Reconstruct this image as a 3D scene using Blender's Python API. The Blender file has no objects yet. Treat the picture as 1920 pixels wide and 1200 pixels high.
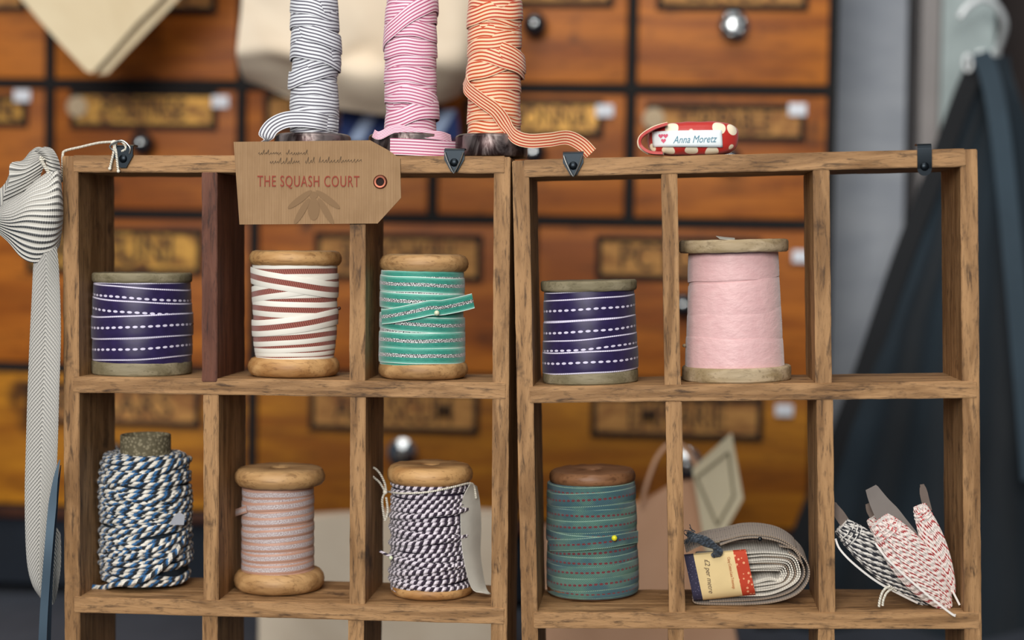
import bpy, bmesh, math, random
from mathutils import Vector, Matrix, noise
PI = math.pi
sin, cos = math.sin, math.cos
S = 0.0003                      # metres per unit; one unit is one photo pixel at the front of the trays
F = 3080.0                      # focal length in the same pixels
BENCH = -1147.0                 # bench top below eye level, in units
C = bpy.context.scene.collection
sc = bpy.context.scene

# ------------------------------------------------------------------ camera
cy = Vector(((1240 - 960) / F, -(470 - 600) / F, -1)).normalized()
cz = Vector((.014, 1, 0)); cz = (cz - cz.dot(cy) * cy).normalized()
cx = cy.cross(cz)
RW = Matrix((cx, cy, cz))        # camera -> world rotation
def W(x, y, z):                  # units (eye at origin) -> metres
    return Vector((x * S, (y - F) * S, (z - BENCH) * S))
cam = bpy.data.cameras.new('camera'); camo = bpy.data.objects.new('camera', cam); C.objects.link(camo)
camo.matrix_world = Matrix.Translation(W(0, 0, 0)) @ RW.to_4x4()
cam.sensor_width = 36; cam.lens = 36 * F / 1920
cam.clip_start = .02; cam.clip_end = 50
cam.dof.use_dof = True; cam.dof.focus_distance = (F + 22) * S / math.cos(.1); cam.dof.aperture_fstop = 3.6
sc.camera = camo

# ------------------------------------------------------------------ light
wd = bpy.data.worlds.new('world'); sc.world = wd; wd.use_nodes = True
bgn = wd.node_tree.nodes['Background']
bgn.inputs[0].default_value = (.62, .78, 1, 1); bgn.inputs[1].default_value = .11
def area(name, loc, target, size, sizey, power, col):
    l = bpy.data.lights.new(name, 'AREA'); l.shape = 'RECTANGLE'; l.size = size; l.size_y = sizey
    l.energy = power; l.color = col
    o = bpy.data.objects.new(name, l); C.objects.link(o); o.location = loc
    o.rotation_euler = (Vector(target) - Vector(loc)).to_track_quat('-Z', 'Y').to_euler()
area('daylight_high', (-.25, -.85, 2.1), (0, .25, .15), 1.7, 1.1, 24, (1, .97, .93))
area('daylight_front', (-.3, -2.0, .95), (0, .1, .2), 1.1, .8, 45, (1, .965, .92))
sc.view_settings.view_transform = 'Standard'; sc.view_settings.look = 'None'
sc.view_settings.exposure = .06; sc.view_settings.gamma = 1; sc.view_settings.use_curve_mapping = False

# ------------------------------------------------------------------ frames and pixel helpers
def at(px, py, D):               # point at depth D (units from the eye plane) seen at a photo pixel
    r = RW @ Vector(((px - 960) / F, -(py - 600) / F, -1))
    return r * (D / r.y)
class Frame:
    def __init__(s, al): s.al = al; s.c = cos(al); s.s = sin(al)
    def loc(s, px, py, d):       # local (x, d, z) at depth d behind the tray front
        p = at(px, py, F + d)
        return Vector((s.c * p.x + s.s * p.z, d, -s.s * p.x + s.c * p.z))
    def wor(s, v): return W(s.c * v[0] - s.s * v[2], F + v[1], s.s * v[0] + s.c * v[2])
LF, RF, WF = Frame(.003), Frame(.030), Frame(0)
CB = Frame(-.008)

# ------------------------------------------------------------------ object helpers
def tag(o, label=None, cat=None, group=None, kind=None):
    if label: o['label'] = label
    if cat: o['category'] = cat
    if group: o['group'] = group
    if kind: o['kind'] = kind
    return o
def root(name, fr, v, label, cat, group=None, rotz=0):
    o = bpy.data.objects.new(name, None); C.objects.link(o)
    o.location = fr.wor(v); o.rotation_euler = (0, -fr.al, rotz); o.empty_display_size = .01
    return tag(o, label, cat, group)
def obj(name, bm, mat, parent=None, smooth=True, fr=None, v=(0, 0, 0), label=None):
    bmesh.ops.scale(bm, vec=(S, S, S), verts=bm.verts)
    bmesh.ops.recalc_face_normals(bm, faces=bm.faces)
    me = bpy.data.meshes.new(name); bm.to_mesh(me); bm.free()
    if smooth:
        for p in me.polygons: p.use_smooth = True
        try: me.set_sharp_from_angle(angle=math.radians(38))
        except Exception: pass
    for m in (mat if isinstance(mat, (list, tuple)) else [mat]): me.materials.append(m)
    o = bpy.data.objects.new(name, me); C.objects.link(o)
    if parent: o.parent = parent
    elif fr: o.location = fr.wor(v); o.rotation_euler = (0, -fr.al, 0)
    if label: o['label'] = label
    return o
def lin(h):
    if isinstance(h, str):
        h = h.lstrip('#'); h = [int(h[i:i + 2], 16) / 255 for i in (0, 2, 4)]
        return tuple(c / 12.92 if c <= .04045 else ((c + .055) / 1.055) ** 2.4 for c in h) + (1,)
    return tuple(h) + (1,) if len(h) == 3 else tuple(h)

# ------------------------------------------------------------------ material builder
class NB:
    def __init__(s, name, rough=.6, metal=0, sheen=0, spec=.4):
        s.m = bpy.data.materials.new(name); s.m.use_nodes = True; s.t = s.m.node_tree
        s.b = s.t.nodes['Principled BSDF']
        s.b.inputs['Roughness'].default_value = rough; s.b.inputs['Metallic'].default_value = metal
        s.b.inputs['Sheen Weight'].default_value = sheen; s.b.inputs['Specular IOR Level'].default_value = spec
        s.h = None
    def n(s, ty, **k):
        nd = s.t.nodes.new(ty)
        for a, b in k.items(): setattr(nd, a, b)
        return nd
    def put(s, sock, v):
        if isinstance(v, bpy.types.NodeSocket): s.t.links.new(v, sock)
        elif isinstance(v, (int, float)): sock.default_value = v
        else: sock.default_value = lin(v) if sock.type == 'RGBA' else v
    def m_(s, op, a, b=0.0, c=0.0, clamp=False):
        nd = s.n('ShaderNodeMath', operation=op, use_clamp=clamp)
        s.put(nd.inputs[0], a); s.put(nd.inputs[1], b)
        if op in ('MULTIPLY_ADD', 'COMPARE', 'SMOOTH_MIN'): s.put(nd.inputs[2], c)
        return nd.outputs[0]
    def step(s, x, lo, hi):      # smooth 0..1
        nd = s.n('ShaderNodeMapRange', interpolation_type='SMOOTHSTEP')
        s.put(nd.inputs[0], x); nd.inputs[1].default_value = lo; nd.inputs[2].default_value = hi
        return nd.outputs[0]
    def mix(s, f, a, b, bt='MIX'):
        nd = s.n('ShaderNodeMix', data_type='RGBA', blend_type=bt)
        s.put(nd.inputs[0], f); s.put(nd.inputs[6], a); s.put(nd.inputs[7], b)
        return nd.outputs[2]
    def uv(s):
        u = s.n('ShaderNodeUVMap'); sp = s.n('ShaderNodeSeparateXYZ'); s.t.links.new(u.outputs[0], sp.inputs[0])
        return sp.outputs[0], sp.outputs[1]
    def coord(s, scale=(1, 1, 1), gen='Object'):
        t = s.n('ShaderNodeTexCoord'); mp = s.n('ShaderNodeMapping'); mp.inputs['Scale'].default_value = scale
        s.t.links.new(t.outputs[gen], mp.inputs[0]); return mp.outputs[0]
    def noise(s, vec, scale, detail=4, rough=.55, dist=0):
        nd = s.n('ShaderNodeTexNoise'); s.put(nd.inputs['Vector'], vec); nd.inputs['Scale'].default_value = scale
        nd.inputs['Detail'].default_value = detail; nd.inputs['Roughness'].default_value = rough
        nd.inputs['Distortion'].default_value = dist
        return nd.outputs[0]
    def comb(s, x, y, z=0.0):
        nd = s.n('ShaderNodeCombineXYZ')
        s.put(nd.inputs[0], x); s.put(nd.inputs[1], y); s.put(nd.inputs[2], z); return nd.outputs[0]
    def bump(s, h, strength=.4, dist=.0004):
        nd = s.n('ShaderNodeBump'); nd.inputs['Strength'].default_value = strength; nd.inputs['Distance'].default_value = dist
        s.t.links.new(h, nd.inputs['Height'])
        if s.h is not None: s.t.links.new(s.h, nd.inputs['Normal'])
        s.h = nd.outputs[0]
    def done(s, col, rough=None):
        s.put(s.b.inputs['Base Color'], col)
        if rough is not None: s.put(s.b.inputs['Roughness'], rough)
        if s.h is not None: s.t.links.new(s.h, s.b.inputs['Normal'])
        return s.m
def wood(name, light, mid, dark, axis='z', stain='#2a1c14', rough=.62, sf=1.0, amt=.5, spec=.3, bump=.5, fleck=.55):
    b = NB(name, rough, spec=spec)
    sc3 = {'x': (.13, 1, 1), 'y': (1, .13, 1), 'z': (1, 1, .13)}[axis]
    v = b.coord(sc3)
    n1 = b.noise(v, 330 * sf, 6, .65, .6); n2 = b.noise(v, 75 * sf, 3, .5, 1.2); n3 = b.noise(b.coord(), 42 * sf, 4, .6)
    n4 = b.noise(v, 900 * sf, 3, .6)
    c = b.mix(b.step(n2, .34, .66), mid, light)
    c = b.mix(b.m_('MULTIPLY', b.step(n1, .5, .72), fleck), c, dark)
    c = b.mix(b.m_('MULTIPLY', b.step(n4, .56, .7), .45), c, dark)
    c = b.mix(b.m_('MULTIPLY', b.step(n3, .58, .74), amt), c, stain)
    b.bump(n1, bump, .0005); b.bump(n4, bump * .5, .0002)
    return b.done(c)
def plain(name, col, rough=.5, metal=0, spec=.4, var=.0, vs=60, bmp=0):
    b = NB(name, rough, metal, spec=spec)
    if var:
        n = b.noise(b.coord(), vs, 4)
        k = lin(col); d = tuple(x * (1 - var) for x in k[:3])
        c = b.mix(b.step(n, .35, .65), k, d)
        if bmp: b.bump(n, bmp, .001)
        return b.done(c)
    return b.done(col)
def weave(b, u, v, fu=2.2, fv=14, st=.25):
    a = b.m_('SINE', b.m_('MULTIPLY', u, 2 * PI / fu)); c = b.m_('SINE', b.m_('MULTIPLY', v, 2 * PI * fv))
    b.bump(b.m_('MULTIPLY', a, c), st, .00012)
def absv(b, v): return b.m_('ABSOLUTE', b.m_('SUBTRACT', b.m_('MULTIPLY', v, 2.0), 1.0))
def frac(b, x): return b.m_('FRACT', x)

M = {}
M['crate_x'] = wood('worn_wood_x', '#a98258', '#7e5c39', '#2a1a10', 'x', sf=1.25, fleck=.8, bump=.8, amt=.7)
M['crate_z'] = wood('worn_wood_z', '#a88157', '#7d5b38', '#2a1a10', 'z', sf=1.25, fleck=.8, bump=.8, amt=.7)
M['crate_y'] = wood('worn_wood_side', '#b08455', '#8c6638', '#4a3220', 'z')
M['crate_red'] = wood('red_brown_wood', '#6a4130', '#4c2a1e', '#1f100c', 'z', amt=.7, fleck=.8, bump=.8)
M['cab'] = wood('cabinet_orange_wood', '#b4681c', '#8a470d', '#3f1d08', 'x', stain='#2e1508', sf=.35, amt=.9, rough=.5, spec=.25, bump=.15, fleck=.45)
M['cab_amber'] = wood('cabinet_amber_wood', '#b5761a', '#8c500e', '#42200a', 'x', stain='#371a08', sf=.35, amt=.95, rough=.5, spec=.25, bump=.15, fleck=.45)
M['cabdark'] = plain('cabinet_dark_frame', '#0d0a0a', .8, var=.4, vs=30)
M['cabside'] = wood('cabinet_side_wood', '#4a2614', '#34190d', '#1c0d07', 'z', sf=.4, rough=.5)
M['spool'] = wood('spool_honey_wood', '#bd9666', '#9a744a', '#5a3c22', 'x', sf=.8, amt=.35, rough=.5)
M['spool_warm'] = wood('spool_warm_wood', '#c49a66', '#a07344', '#5c3a20', 'x', sf=.8, amt=.3, rough=.48)
M['spool_grey'] = wood('spool_grey_wood', '#a39274', '#877759', '#574a36', 'x', sf=.9, amt=.3, rough=.7)
M['spool_pale'] = wood('spool_pale_wood', '#b5a285', '#93805f', '#5f4e38', 'x', sf=.9, amt=.45, rough=.7)
M['spool_olive'] = wood('spool_olive_wood', '#8b8168', '#71684f', '#4a432f', 'x', sf=.9, amt=.3, rough=.7)
M['spool_brown'] = wood('spool_brown_wood', '#8b6243', '#6d472c', '#3a2214', 'x', sf=.8, amt=.35, rough=.45)
M['black_metal'] = plain('blackened_metal', '#20262b', .35, .85)
M['steel'] = plain('polished_steel', '#f0f4f4', .35, .3)
M['blade'] = plain('blue_grey_steel', '#7d93a3', .28, 1)
M['wire'] = plain('dull_wire', '#9a9a96', .35, 1)
M['kraft_edge'] = plain('kraft_plain', '#b4946c', .85)
M['grey_cloth'] = plain('grey_bench_cloth', '#454a54', .9, var=.2, vs=14)
M['navy'] = plain('dark_navy_cloth', '#131c28', .85, var=.3, vs=12)
M['teal'] = None

# ------------------------------------------------------------------ mesh builders (all in units)
def box(bm, x0, x1, y0, y1, z0, z1, bev=0, seg=2):
    r = bmesh.ops.create_cube(bm, size=1)
    for v in r['verts']:
        v.co = Vector(((x0 + x1) / 2 + v.co.x * (x1 - x0), (y0 + y1) / 2 + v.co.y * (y1 - y0), (z0 + z1) / 2 + v.co.z * (z1 - z0)))
    if bev:
        es = list({e for v in r['verts'] for e in v.link_edges})
        bmesh.ops.bevel(bm, geom=es, offset=bev, segments=seg, affect='EDGES', profile=.6)
def board(x0, x1, y0, y1, z0, z1, bev=1.6, jit=.8, seed=0):
    """a worn board: subdivided along its length, edges slightly uneven"""
    bm = bmesh.new(); box(bm, x0, x1, y0, y1, z0, z1)
    L = (x1 - x0, y1 - y0, z1 - z0)
    ax = 0 if L[0] > L[2] else 2
    es = [e for e in bm.edges if abs((e.verts[0].co - e.verts[1].co)[ax]) > L[ax] * .9]
    bmesh.ops.subdivide_edges(bm, edges=es, cuts=max(2, int(L[ax] / 22)), use_grid_fill=True)
    bmesh.ops.bevel(bm, geom=[e for e in bm.edges if len(e.link_faces) == 2 and e.calc_face_angle(0) > 1], offset=bev, segments=2, affect='EDGES')
    for v in bm.verts:
        n = noise.noise_vector(Vector((v.co.x * .03 + seed, v.co.y * .013, v.co.z * .03)))
        n2 = noise.noise_vector(Vector((v.co.x * .11 + seed, v.co.y * .05, v.co.z * .11)))
        v.co += n * jit + n2 * jit * .5
    return bm
def lathe(bm, prof, n=64, cxy=(0, 0), uvl=None):
    rows = []
    for (r, z) in prof:
        rows.append([bm.verts.new((cxy[0] + r * cos(2 * PI * i / n), cxy[1] + r * sin(2 * PI * i / n), z)) for i in range(n)])
    for a, b in zip(rows, rows[1:]):
        for i in range(n):
            j = (i + 1) % n; bm.faces.new((a[i], a[j], b[j], b[i]))
    return rows
def tube(bm, pts, r, n=8, uvl=None, u0=0, closed=False, cap=True, rfun=None):
    pts = [Vector(p) for p in pts]; N = len(pts); rows = []; u = u0; us = []
    up = Vector((.13, .21, .97)).normalized(); prev = None
    for i, p in enumerate(pts):
        if closed: t = pts[(i + 1) % N] - pts[i - 1]
        else: t = pts[min(i + 1, N - 1)] - pts[max(i - 1, 0)]
        t.normalize()
        if prev is None: a = t.cross(up if abs(t.dot(up)) < .95 else Vector((1, 0, 0))).normalized()
        else: a = (prev - t * prev.dot(t)).normalized()
        prev = a; b = t.cross(a)
        rr = rfun(i / max(1, N - 1)) * r if rfun else r
        rows.append([bm.verts.new(p + (a * cos(2 * PI * k / n) + b * sin(2 * PI * k / n)) * rr) for k in range(n)])
        if i: u += (p - pts[i - 1]).length
        us.append(u)
    rng = range(N if closed else N - 1)
    for i in rng:
        j = (i + 1) % N; uj = us[j] if j else us[-1] + (pts[0] - pts[-1]).length
        for k in range(n):
            l = (k + 1) % n
            f = bm.faces.new((rows[i][k], rows[i][l], rows[j][l], rows[j][k]))
            if uvl is not None:
                for lp, q in zip(f.loops, ((us[i], k / n), (us[i], (k + 1) / n), (uj, (k + 1) / n), (uj, k / n))): lp[uvl].uv = q
    if cap and not closed:
        for r_ in (rows[0], rows[-1]):
            f = bm.faces.new(r_)
            if uvl is not None:
                for lp in f.loops: lp[uvl].uv = (us[0], .5)
def strip(bm, pts, wdirs, w, th=1.2, uvl=None, u0=0):
    """a ribbon: centre points, width directions, width(s), thickness"""
    pts = [Vector(p) for p in pts]; N = len(pts); u = u0; rows = []; us = []
    for i, p in enumerate(pts):
        t = (pts[min(i + 1, N - 1)] - pts[max(i - 1, 0)]).normalized()
        wv = Vector(wdirs[i] if isinstance(wdirs[0], (tuple, list, Vector)) else wdirs)
        wv = (wv - t * wv.dot(t)).normalized(); nr = t.cross(wv)
        ww = w[i] if isinstance(w, (list, tuple)) else w
        rows.append([bm.verts.new(p + wv * ww / 2 * a + nr * th / 2 * b) for a, b in ((-1, -1), (1, -1), (1, 1), (-1, 1))])
        if i: u += (p - pts[i - 1]).length
        us.append(u)
    vv = (0, 1, 1, 0)
    for i in range(N - 1):
        for k in range(4):
            l = (k + 1) % 4
            f = bm.faces.new((rows[i][k], rows[i][l], rows[i + 1][l], rows[i + 1][k]))
            if uvl is not None:
                for lp, q in zip(f.loops, ((us[i], vv[k]), (us[i], vv[l]), (us[i + 1], vv[l]), (us[i + 1], vv[k]))): lp[uvl].uv = q
    bm.faces.new(rows[0]); bm.faces.new(rows[-1])
def cr(p0, p1, p2, p3, t):
    return .5 * ((2 * p1) + (p2 - p0) * t + (2 * p0 - 5 * p1 + 4 * p2 - p3) * t * t + (3 * p1 - p0 - 3 * p2 + p3) * t ** 3)
def smooth(pts, k=6):
    pts = [Vector(p) for p in pts]; out = []
    for i in range(len(pts) - 1):
        a = pts[max(i - 1, 0)]; b = pts[i]; c = pts[i + 1]; d = pts[min(i + 2, len(pts) - 1)]
        for j in range(k): out.append(cr(a, b, c, d, j / k))
    out.append(pts[-1]); return out
def loft(bm, rows, k=5, uvl=None, th=2.0, wav=0, seed=0, wf=.02):
    """closed thin sheet through rows of points; v runs across the rows, u along them"""
    g = [smooth(r, k) for r in rows]
    cols = [smooth([g[i][j] for i in range(len(g))], k) for j in range(len(g[0]))]
    nj, ni = len(cols), len(cols[0])
    P = [[cols[j][i].copy() for j in range(nj)] for i in range(ni)]
    if wav:
        for r in P:
            for p in r: p += noise.noise_vector(Vector((p.x * wf + seed, p.y * wf, p.z * wf))) * wav
    fr_, bk = [], []
    for i in range(ni):
        a, b = [], []
        for j in range(nj):
            du = P[i][min(j + 1, nj - 1)] - P[i][max(j - 1, 0)]; dv = P[min(i + 1, ni - 1)][j] - P[max(i - 1, 0)][j]
            n = du.cross(dv)
            n = n.normalized() if n.length > 1e-6 else Vector((0, -1, 0))
            a.append(bm.verts.new(P[i][j] + n * th / 2)); b.append(bm.verts.new(P[i][j] - n * th / 2))
        fr_.append(a); bk.append(b)
    U = [0]
    mid = nj // 2
    for i in range(1, ni): U.append(U[-1] + (P[i][mid] - P[i - 1][mid]).length)
    def face(vs, q):
        try: f = bm.faces.new(vs)
        except ValueError: return
        if uvl is not None:
            for lp, z in zip(f.loops, q): lp[uvl].uv = z
    for i in range(ni - 1):
        for j in range(nj - 1):
            q = ((U[i], j / (nj - 1)), (U[i], (j + 1) / (nj - 1)), (U[i + 1], (j + 1) / (nj - 1)), (U[i + 1], j / (nj - 1)))
            face((fr_[i][j], fr_[i][j + 1], fr_[i + 1][j + 1], fr_[i + 1][j]), q)
            face((bk[i][j], bk[i][j + 1], bk[i + 1][j + 1], bk[i + 1][j]), q)
    for i in range(ni - 1):
        for j in (0, nj - 1):
            q = [(U[i], j / (nj - 1))] * 2 + [(U[i + 1], j / (nj - 1))] * 2
            face((fr_[i][j], bk[i][j], bk[i + 1][j], fr_[i + 1][j]), q)
    for j in range(nj - 1):
        for i in (0, ni - 1):
            q = [(U[i], j / (nj - 1)), (U[i], j / (nj - 1)), (U[i], (j + 1) / (nj - 1)), (U[i], (j + 1) / (nj - 1))]
            face((fr_[i][j], bk[i][j], bk[i][j + 1], fr_[i][j + 1]), q)
def newbm():
    bm = bmesh.new(); return bm, bm.loops.layers.uv.new('UVMap')
PROF = [(-1, -2.2), (-1, -.5), (-.88, .1), (-.45, .35), (0, .45), (.45, .35), (.88, .1), (1, -.5), (1, -2.2)]
RW_ = .35
def band(bm, uvl, m, tilt, w, r, n=96, bow=0, u0=0, seed=0, wob=.5, shingle=0, taper=0, sag=0):
    rows = []; ph = [random.Random(seed + k).uniform(0, 6.28) for k in range(4)]
    for i in range(n + 1):
        th = 2 * PI * i / n
        if i == n: rows.append(rows[0]); break
        dz = tilt * cos(th) + bow * max(0, -sin(th)) ** 1.5 + wob * (sin(3 * th + ph[0]) + .6 * sin(5 * th + ph[1]))
        dr = wob * RW_ * (.8 * sin(2 * th + ph[2]) + .5 * sin(7 * th + ph[3]))
        row = []
        for (v, h) in PROF:
            rr = r + h + dr - shingle * v + taper * (dz + v * w / 2)
            row.append(bm.verts.new((rr * cos(th), rr * sin(th), m + dz + v * w / 2)))
        rows.append(row)
    for i in range(n):
        ua, ub = u0 + i / n * 2 * PI * r, u0 + (i + 1) / n * 2 * PI * r
        a, b = rows[i], rows[i + 1]
        for k in range(len(PROF) - 1):
            va, vb = (PROF[k][0] + 1) / 2, (PROF[k + 1][0] + 1) / 2
            f = bm.faces.new((a[k], b[k], b[k + 1], a[k + 1]))
            for lp, q in zip(f.loops, ((ua, va), (ub, va), (ub, vb), (ua, vb))): lp[uvl].uv = q
def surf_strip(bm, uvl, pts, w, th=1.4):
    """loose ribbon length, points (x, y, z) with vertical width"""
    P = smooth(pts, 6); strip(bm, P, (0, 0, 1), w, th, uvl)
def sphere(bm, c, r, u=16, v=10, sx=1, sy=1, sz=1):
    q = bmesh.ops.create_uvsphere(bm, u_segments=u, v_segments=v, radius=1)
    for x in q['verts']: x.co = Vector((c[0] + x.co.x * r * sx, c[1] + x.co.y * r * sy, c[2] + x.co.z * r * sz))
def pinhead(name, parent, pos, r, mat, direction=None):
    bm = bmesh.new(); sphere(bm, pos, r)
    if direction is not None:
        d = Vector(direction); tube(bm, [Vector(pos), Vector(pos) + d], .7, 6)
    return obj(name, bm, mat, parent)
def text(s, size, mat, parent, pos, name='lettering', rot=0, xs=1.0, shear=0, ext=.3, off=0, spacing=1.0, fr=None, normal=None, align='CENTER', ry=0, fit=None):
    cu = bpy.data.curves.new('t', 'FONT'); cu.body = s; cu.size = size; cu.align_x = align; cu.align_y = 'CENTER'
    cu.shear = shear; cu.offset = off; cu.extrude = ext; cu.space_character = spacing
    cu.resolution_u = 4
    o = bpy.data.objects.new('t', cu); C.objects.link(o)
    dg = bpy.context.evaluated_depsgraph_get(); me = bpy.data.meshes.new_from_object(o.evaluated_get(dg))
    bpy.data.objects.remove(o); bpy.data.curves.remove(cu)
    me.transform(Matrix.Diagonal((xs, 1, 1, 1)))
    me.transform(Matrix.Rotation(rot, 4, 'Z'))
    me.transform(Matrix.Rotation(PI / 2, 4, 'X'))
    me.transform(Matrix.Rotation(ry, 4, 'X'))
    if normal: me.transform(normal)
    me.transform(Matrix.Translation(Vector(pos)))
    if fit:
        for v in me.vertices: v.co = fit(v.co)
    me.transform(Matrix.Scale(S, 4))
    me.name = name
    me.materials.clear(); me.materials.append(mat)
    q = bpy.data.objects.new(name, me); C.objects.link(q); q.parent = parent
    return q

# ================================================================== THE SETTING
def structure(name, bm, mat, smooth=False):
    return tag(obj(name, bm, mat, None, smooth, WF, (0, 0, 0)), kind='structure')
# stone floor, wall behind, door post at the right, dark doorway side
floor_m = plain('floor_stone', '#3b3c40', .9, var=.3, vs=6)
bm = bmesh.new(); box(bm, -7000, 7000, -200, 5200, -3700, -3660); structure('floor', bm, floor_m)
bw = NB('grey_plaster', .85)
nn = bw.noise(bw.coord((1, 1, 2.5)), 9, 5); bw.bump(nn, .3, .004)
wallm = bw.done(bw.mix(bw.step(nn, .3, .7), '#8d939c', '#a0a5ac'))
bm = bmesh.new(); box(bm, -7000, 811, 2560, 2660, -3660, 3400); structure('wall_back', bm, wallm)
pm = plain('post_paint', '#a9b7b6', .5, var=.25, vs=10)
bm = bmesh.new(); box(bm, 902, 1075, 2420, 2760, -3660, 3400, 8); structure('trim_1', bm, pm)
bm = bmesh.new(); box(bm, 840, 900, 2440, 2740, -3660, 3400, 5); structure('trim_2', bm, plain('taupe_paint', '#8f8a88', .6, var=.15, vs=9))
bm = bmesh.new(); box(bm, 780, 4200, 2770, 2840, -3660, 3400)
structure('wall_right', bm, wood('dark_door_wood', '#2a1712', '#1d100c', '#100806', 'z', sf=.3))

# the bench everything stands on
bench = root('market_bench', WF, (-300, 1000, BENCH), 'grey cloth-covered bench top under the trays and chest', 'bench')
bm = bmesh.new(); box(bm, -3200, 1750, -1500, 1760, -40, 0, 6); obj('cloth_top', bm, M['grey_cloth'], bench)
for x in (-3050, 1600):
    for y in (-1400, 1660):
        bm = bmesh.new(); box(bm, x - 60, x + 60, y - 60, y + 60, -2513, -42, 8); obj('leg', bm, M['cabdark'], bench)

# ================================================================== THE CHEST OF DRAWERS
DC = 2081
cabv = Vector((-800, DC, -880))
cab = root('chest_of_drawers', CB, cabv, 'old orange wooden chest of small labelled drawers behind the trays', 'chest of drawers')
def G(px, py, d=DC): return CB.loc(px, py, d) - cabv
XR, XL = 521 + 800, -3120 + 800
bm = bmesh.new(); box(bm, XL, XR, 30, 600, 0, 2340, 4); obj('carcass', bm, M['cabside'], cab)
bm = bmesh.new()
rows_n = [967, 1382, 1797]; cols_n = [-2597 + 800, -1975 + 800, -1344 + 800, -725 + 800, -104 + 800, XR - 8]
cols_w = [-2191 + 800, -1298 + 800, -405 + 800, 488 + 800]
for z in (0, 463, 967, 1382, 1797, 2212): box(bm, XL, XR, 0, 40, z - 15, z + 15, 2)
for x in cols_n: box(bm, x - 15, x + 15, 1, 40, 967, 2212, 2)
for x in cols_w: box(bm, x - 15, x + 15, 1, 40, 0, 967, 2)
box(bm, XR - 14, XR + 8, -4, 60, 0, 2230, 3)
obj('face_frame', bm, M['cabdark'], cab, False)
bm = bmesh.new(); box(bm, XL - 20, XR + 22, -22, 620, -26, 8, 10); obj('base_moulding', bm, M['cabside'], cab)
bm = bmesh.new(); box(bm, XL, XR + 4, 4, 600, BENCH + 880 - 14, -26, 3)
# plinth follows the tilt of the chest: keep it just above the bench
for v in bm.verts:
    if v.co.z < -60: v.co.z = BENCH + 880 + 24
obj('plinth', bm, M['navy'], cab, False)
brass = NB('worn_brass_card', .45, .35); nn = brass.noise(brass.coord((1, 1, 2)), 38, 5, .6, 1)
brassm = brass.done(brass.mix(brass.step(nn, .4, .62), '#c08f3e', '#6d4318'))
cardb = NB('tan_drawer_card', .7); nn = cardb.noise(cardb.coord((1, 1, 2)), 40, 5, .6, 1)
cardm = cardb.done(cardb.mix(cardb.step(nn, .42, .66), '#b98546', '#86552a'))
inkm = plain('black_ink', '#1c130e', .7)
whitem = plain('white_sticker', '#dfe3ea', .6)
fadedm = plain('faded_paper_label', '#b9a486', .8)
knob_glass = plain('dark_glass_knob', '#20242a', .08, .2, spec=.8)
chrome = plain('chrome_knob', '#b8bcbd', .18, 1)
def drawer(x0, x1, z0, z1, mat, word, lab, knob, sticker=None, faded=False, kstyle='glass', lm=None, stk2=None):
    """lab = (x0, x1, z0, z1) of the label holder, knob = (x, z)"""
    bm = bmesh.new(); box(bm, x0, x1, 6, 420, z0, z1, 5, 3); d = obj('drawer', bm, mat, cab)
    a, b, e, f = lab
    bm = bmesh.new()
    t = 18
    box(bm, a - t, b + t, -6, 6, e - t, e, 2); box(bm, a - t, b + t, -6, 6, f, f + t, 2)
    box(bm, a - t, a, -6, 6, e, f, 2); box(bm, b, b + t, -6, 6, e, f, 2)
    obj('label_holder', bm, M['cabdark'], d)
    bm = bmesh.new(); box(bm, a, b, 0, 5.8, e, f); obj('label_card', bm, lm or cardm, d)
    h = (f - e)
    text(word, h * 1.12, inkm, d, ((a + b) / 2, -.6, (e + f) / 2 - h * .02), xs=(b - a) * .86 / (h * .8 * max(len(word), 1)), ext=.5, off=.5)
    if sticker:
        sx, sz = sticker; bm = bmesh.new(); box(bm, sx - 27, sx + 27, -9, -6.2, sz - 19, sz + 19, 1); obj('price_sticker', bm, whitem, d, label='small white sticker')
    if faded:
        bm = bmesh.new(); sphere(bm, (a + 6, -6, (e + f) / 2 + 8), 1, 18, 10, 34, 3, 34); obj('worn_patch', bm, fadedm, d)
    kx, kz = knob
    bm = bmesh.new()
    if kstyle == 'glass':
        rows = lathe(bm, [(0.01, -70), (16, -69), (31, -60), (38, -47), (36, -34), (22, -24), (14, -14), (26, -6), (27, 5.5)], 28)
    else:
        rows = lathe(bm, [(0.01, -58), (14, -57), (20, -50), (36, -46), (46, -38), (46, -32), (40, -28), (18, -22), (16, -12), (30, -5), (32, 5.5)], 32)
    for v in bm.verts: x, y, z = v.co; v.co = Vector((kx + x, z, kz + y))
    obj('knob', bm, knob_glass if kstyle == 'glass' else chrome, d)
    if kstyle == 'glass':
        bm = bmesh.new()
        lathe(bm, [(0.01, -76), (8, -75), (10, -70.5)], 12)
        for v in bm.verts: x, y, z = v.co; v.co = Vector((kx + x, z, kz + y))
        obj('knob_screw', bm, chrome, d)
    elif kstyle == 'petal':
        bm = bmesh.new()
        for k in range(6):
            an = k * PI / 3 + .3; sphere(bm, (kx + 30 * cos(an), -50, kz + 30 * sin(an)), 13, 12, 8)
        obj('knob_petals', bm, chrome, d)
    return d
def px_rect(x0, x1, y0, y1):
    a = G(x0, (y0 + y1) / 2); b = G(x1, (y0 + y1) / 2); c = G((x0 + x1) / 2, y1); d = G((x0 + x1) / 2, y0)
    return (a.x, b.x, c.z, d.z)
def kp(px, py, dd=50):
    p = CB.loc(px, py, DC - dd) - cabv; return (p.x, p.z)
def pxz(px, py):
    p = G(px, py); return (p.x, p.z)
g = 17
NC = cols_n
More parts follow.
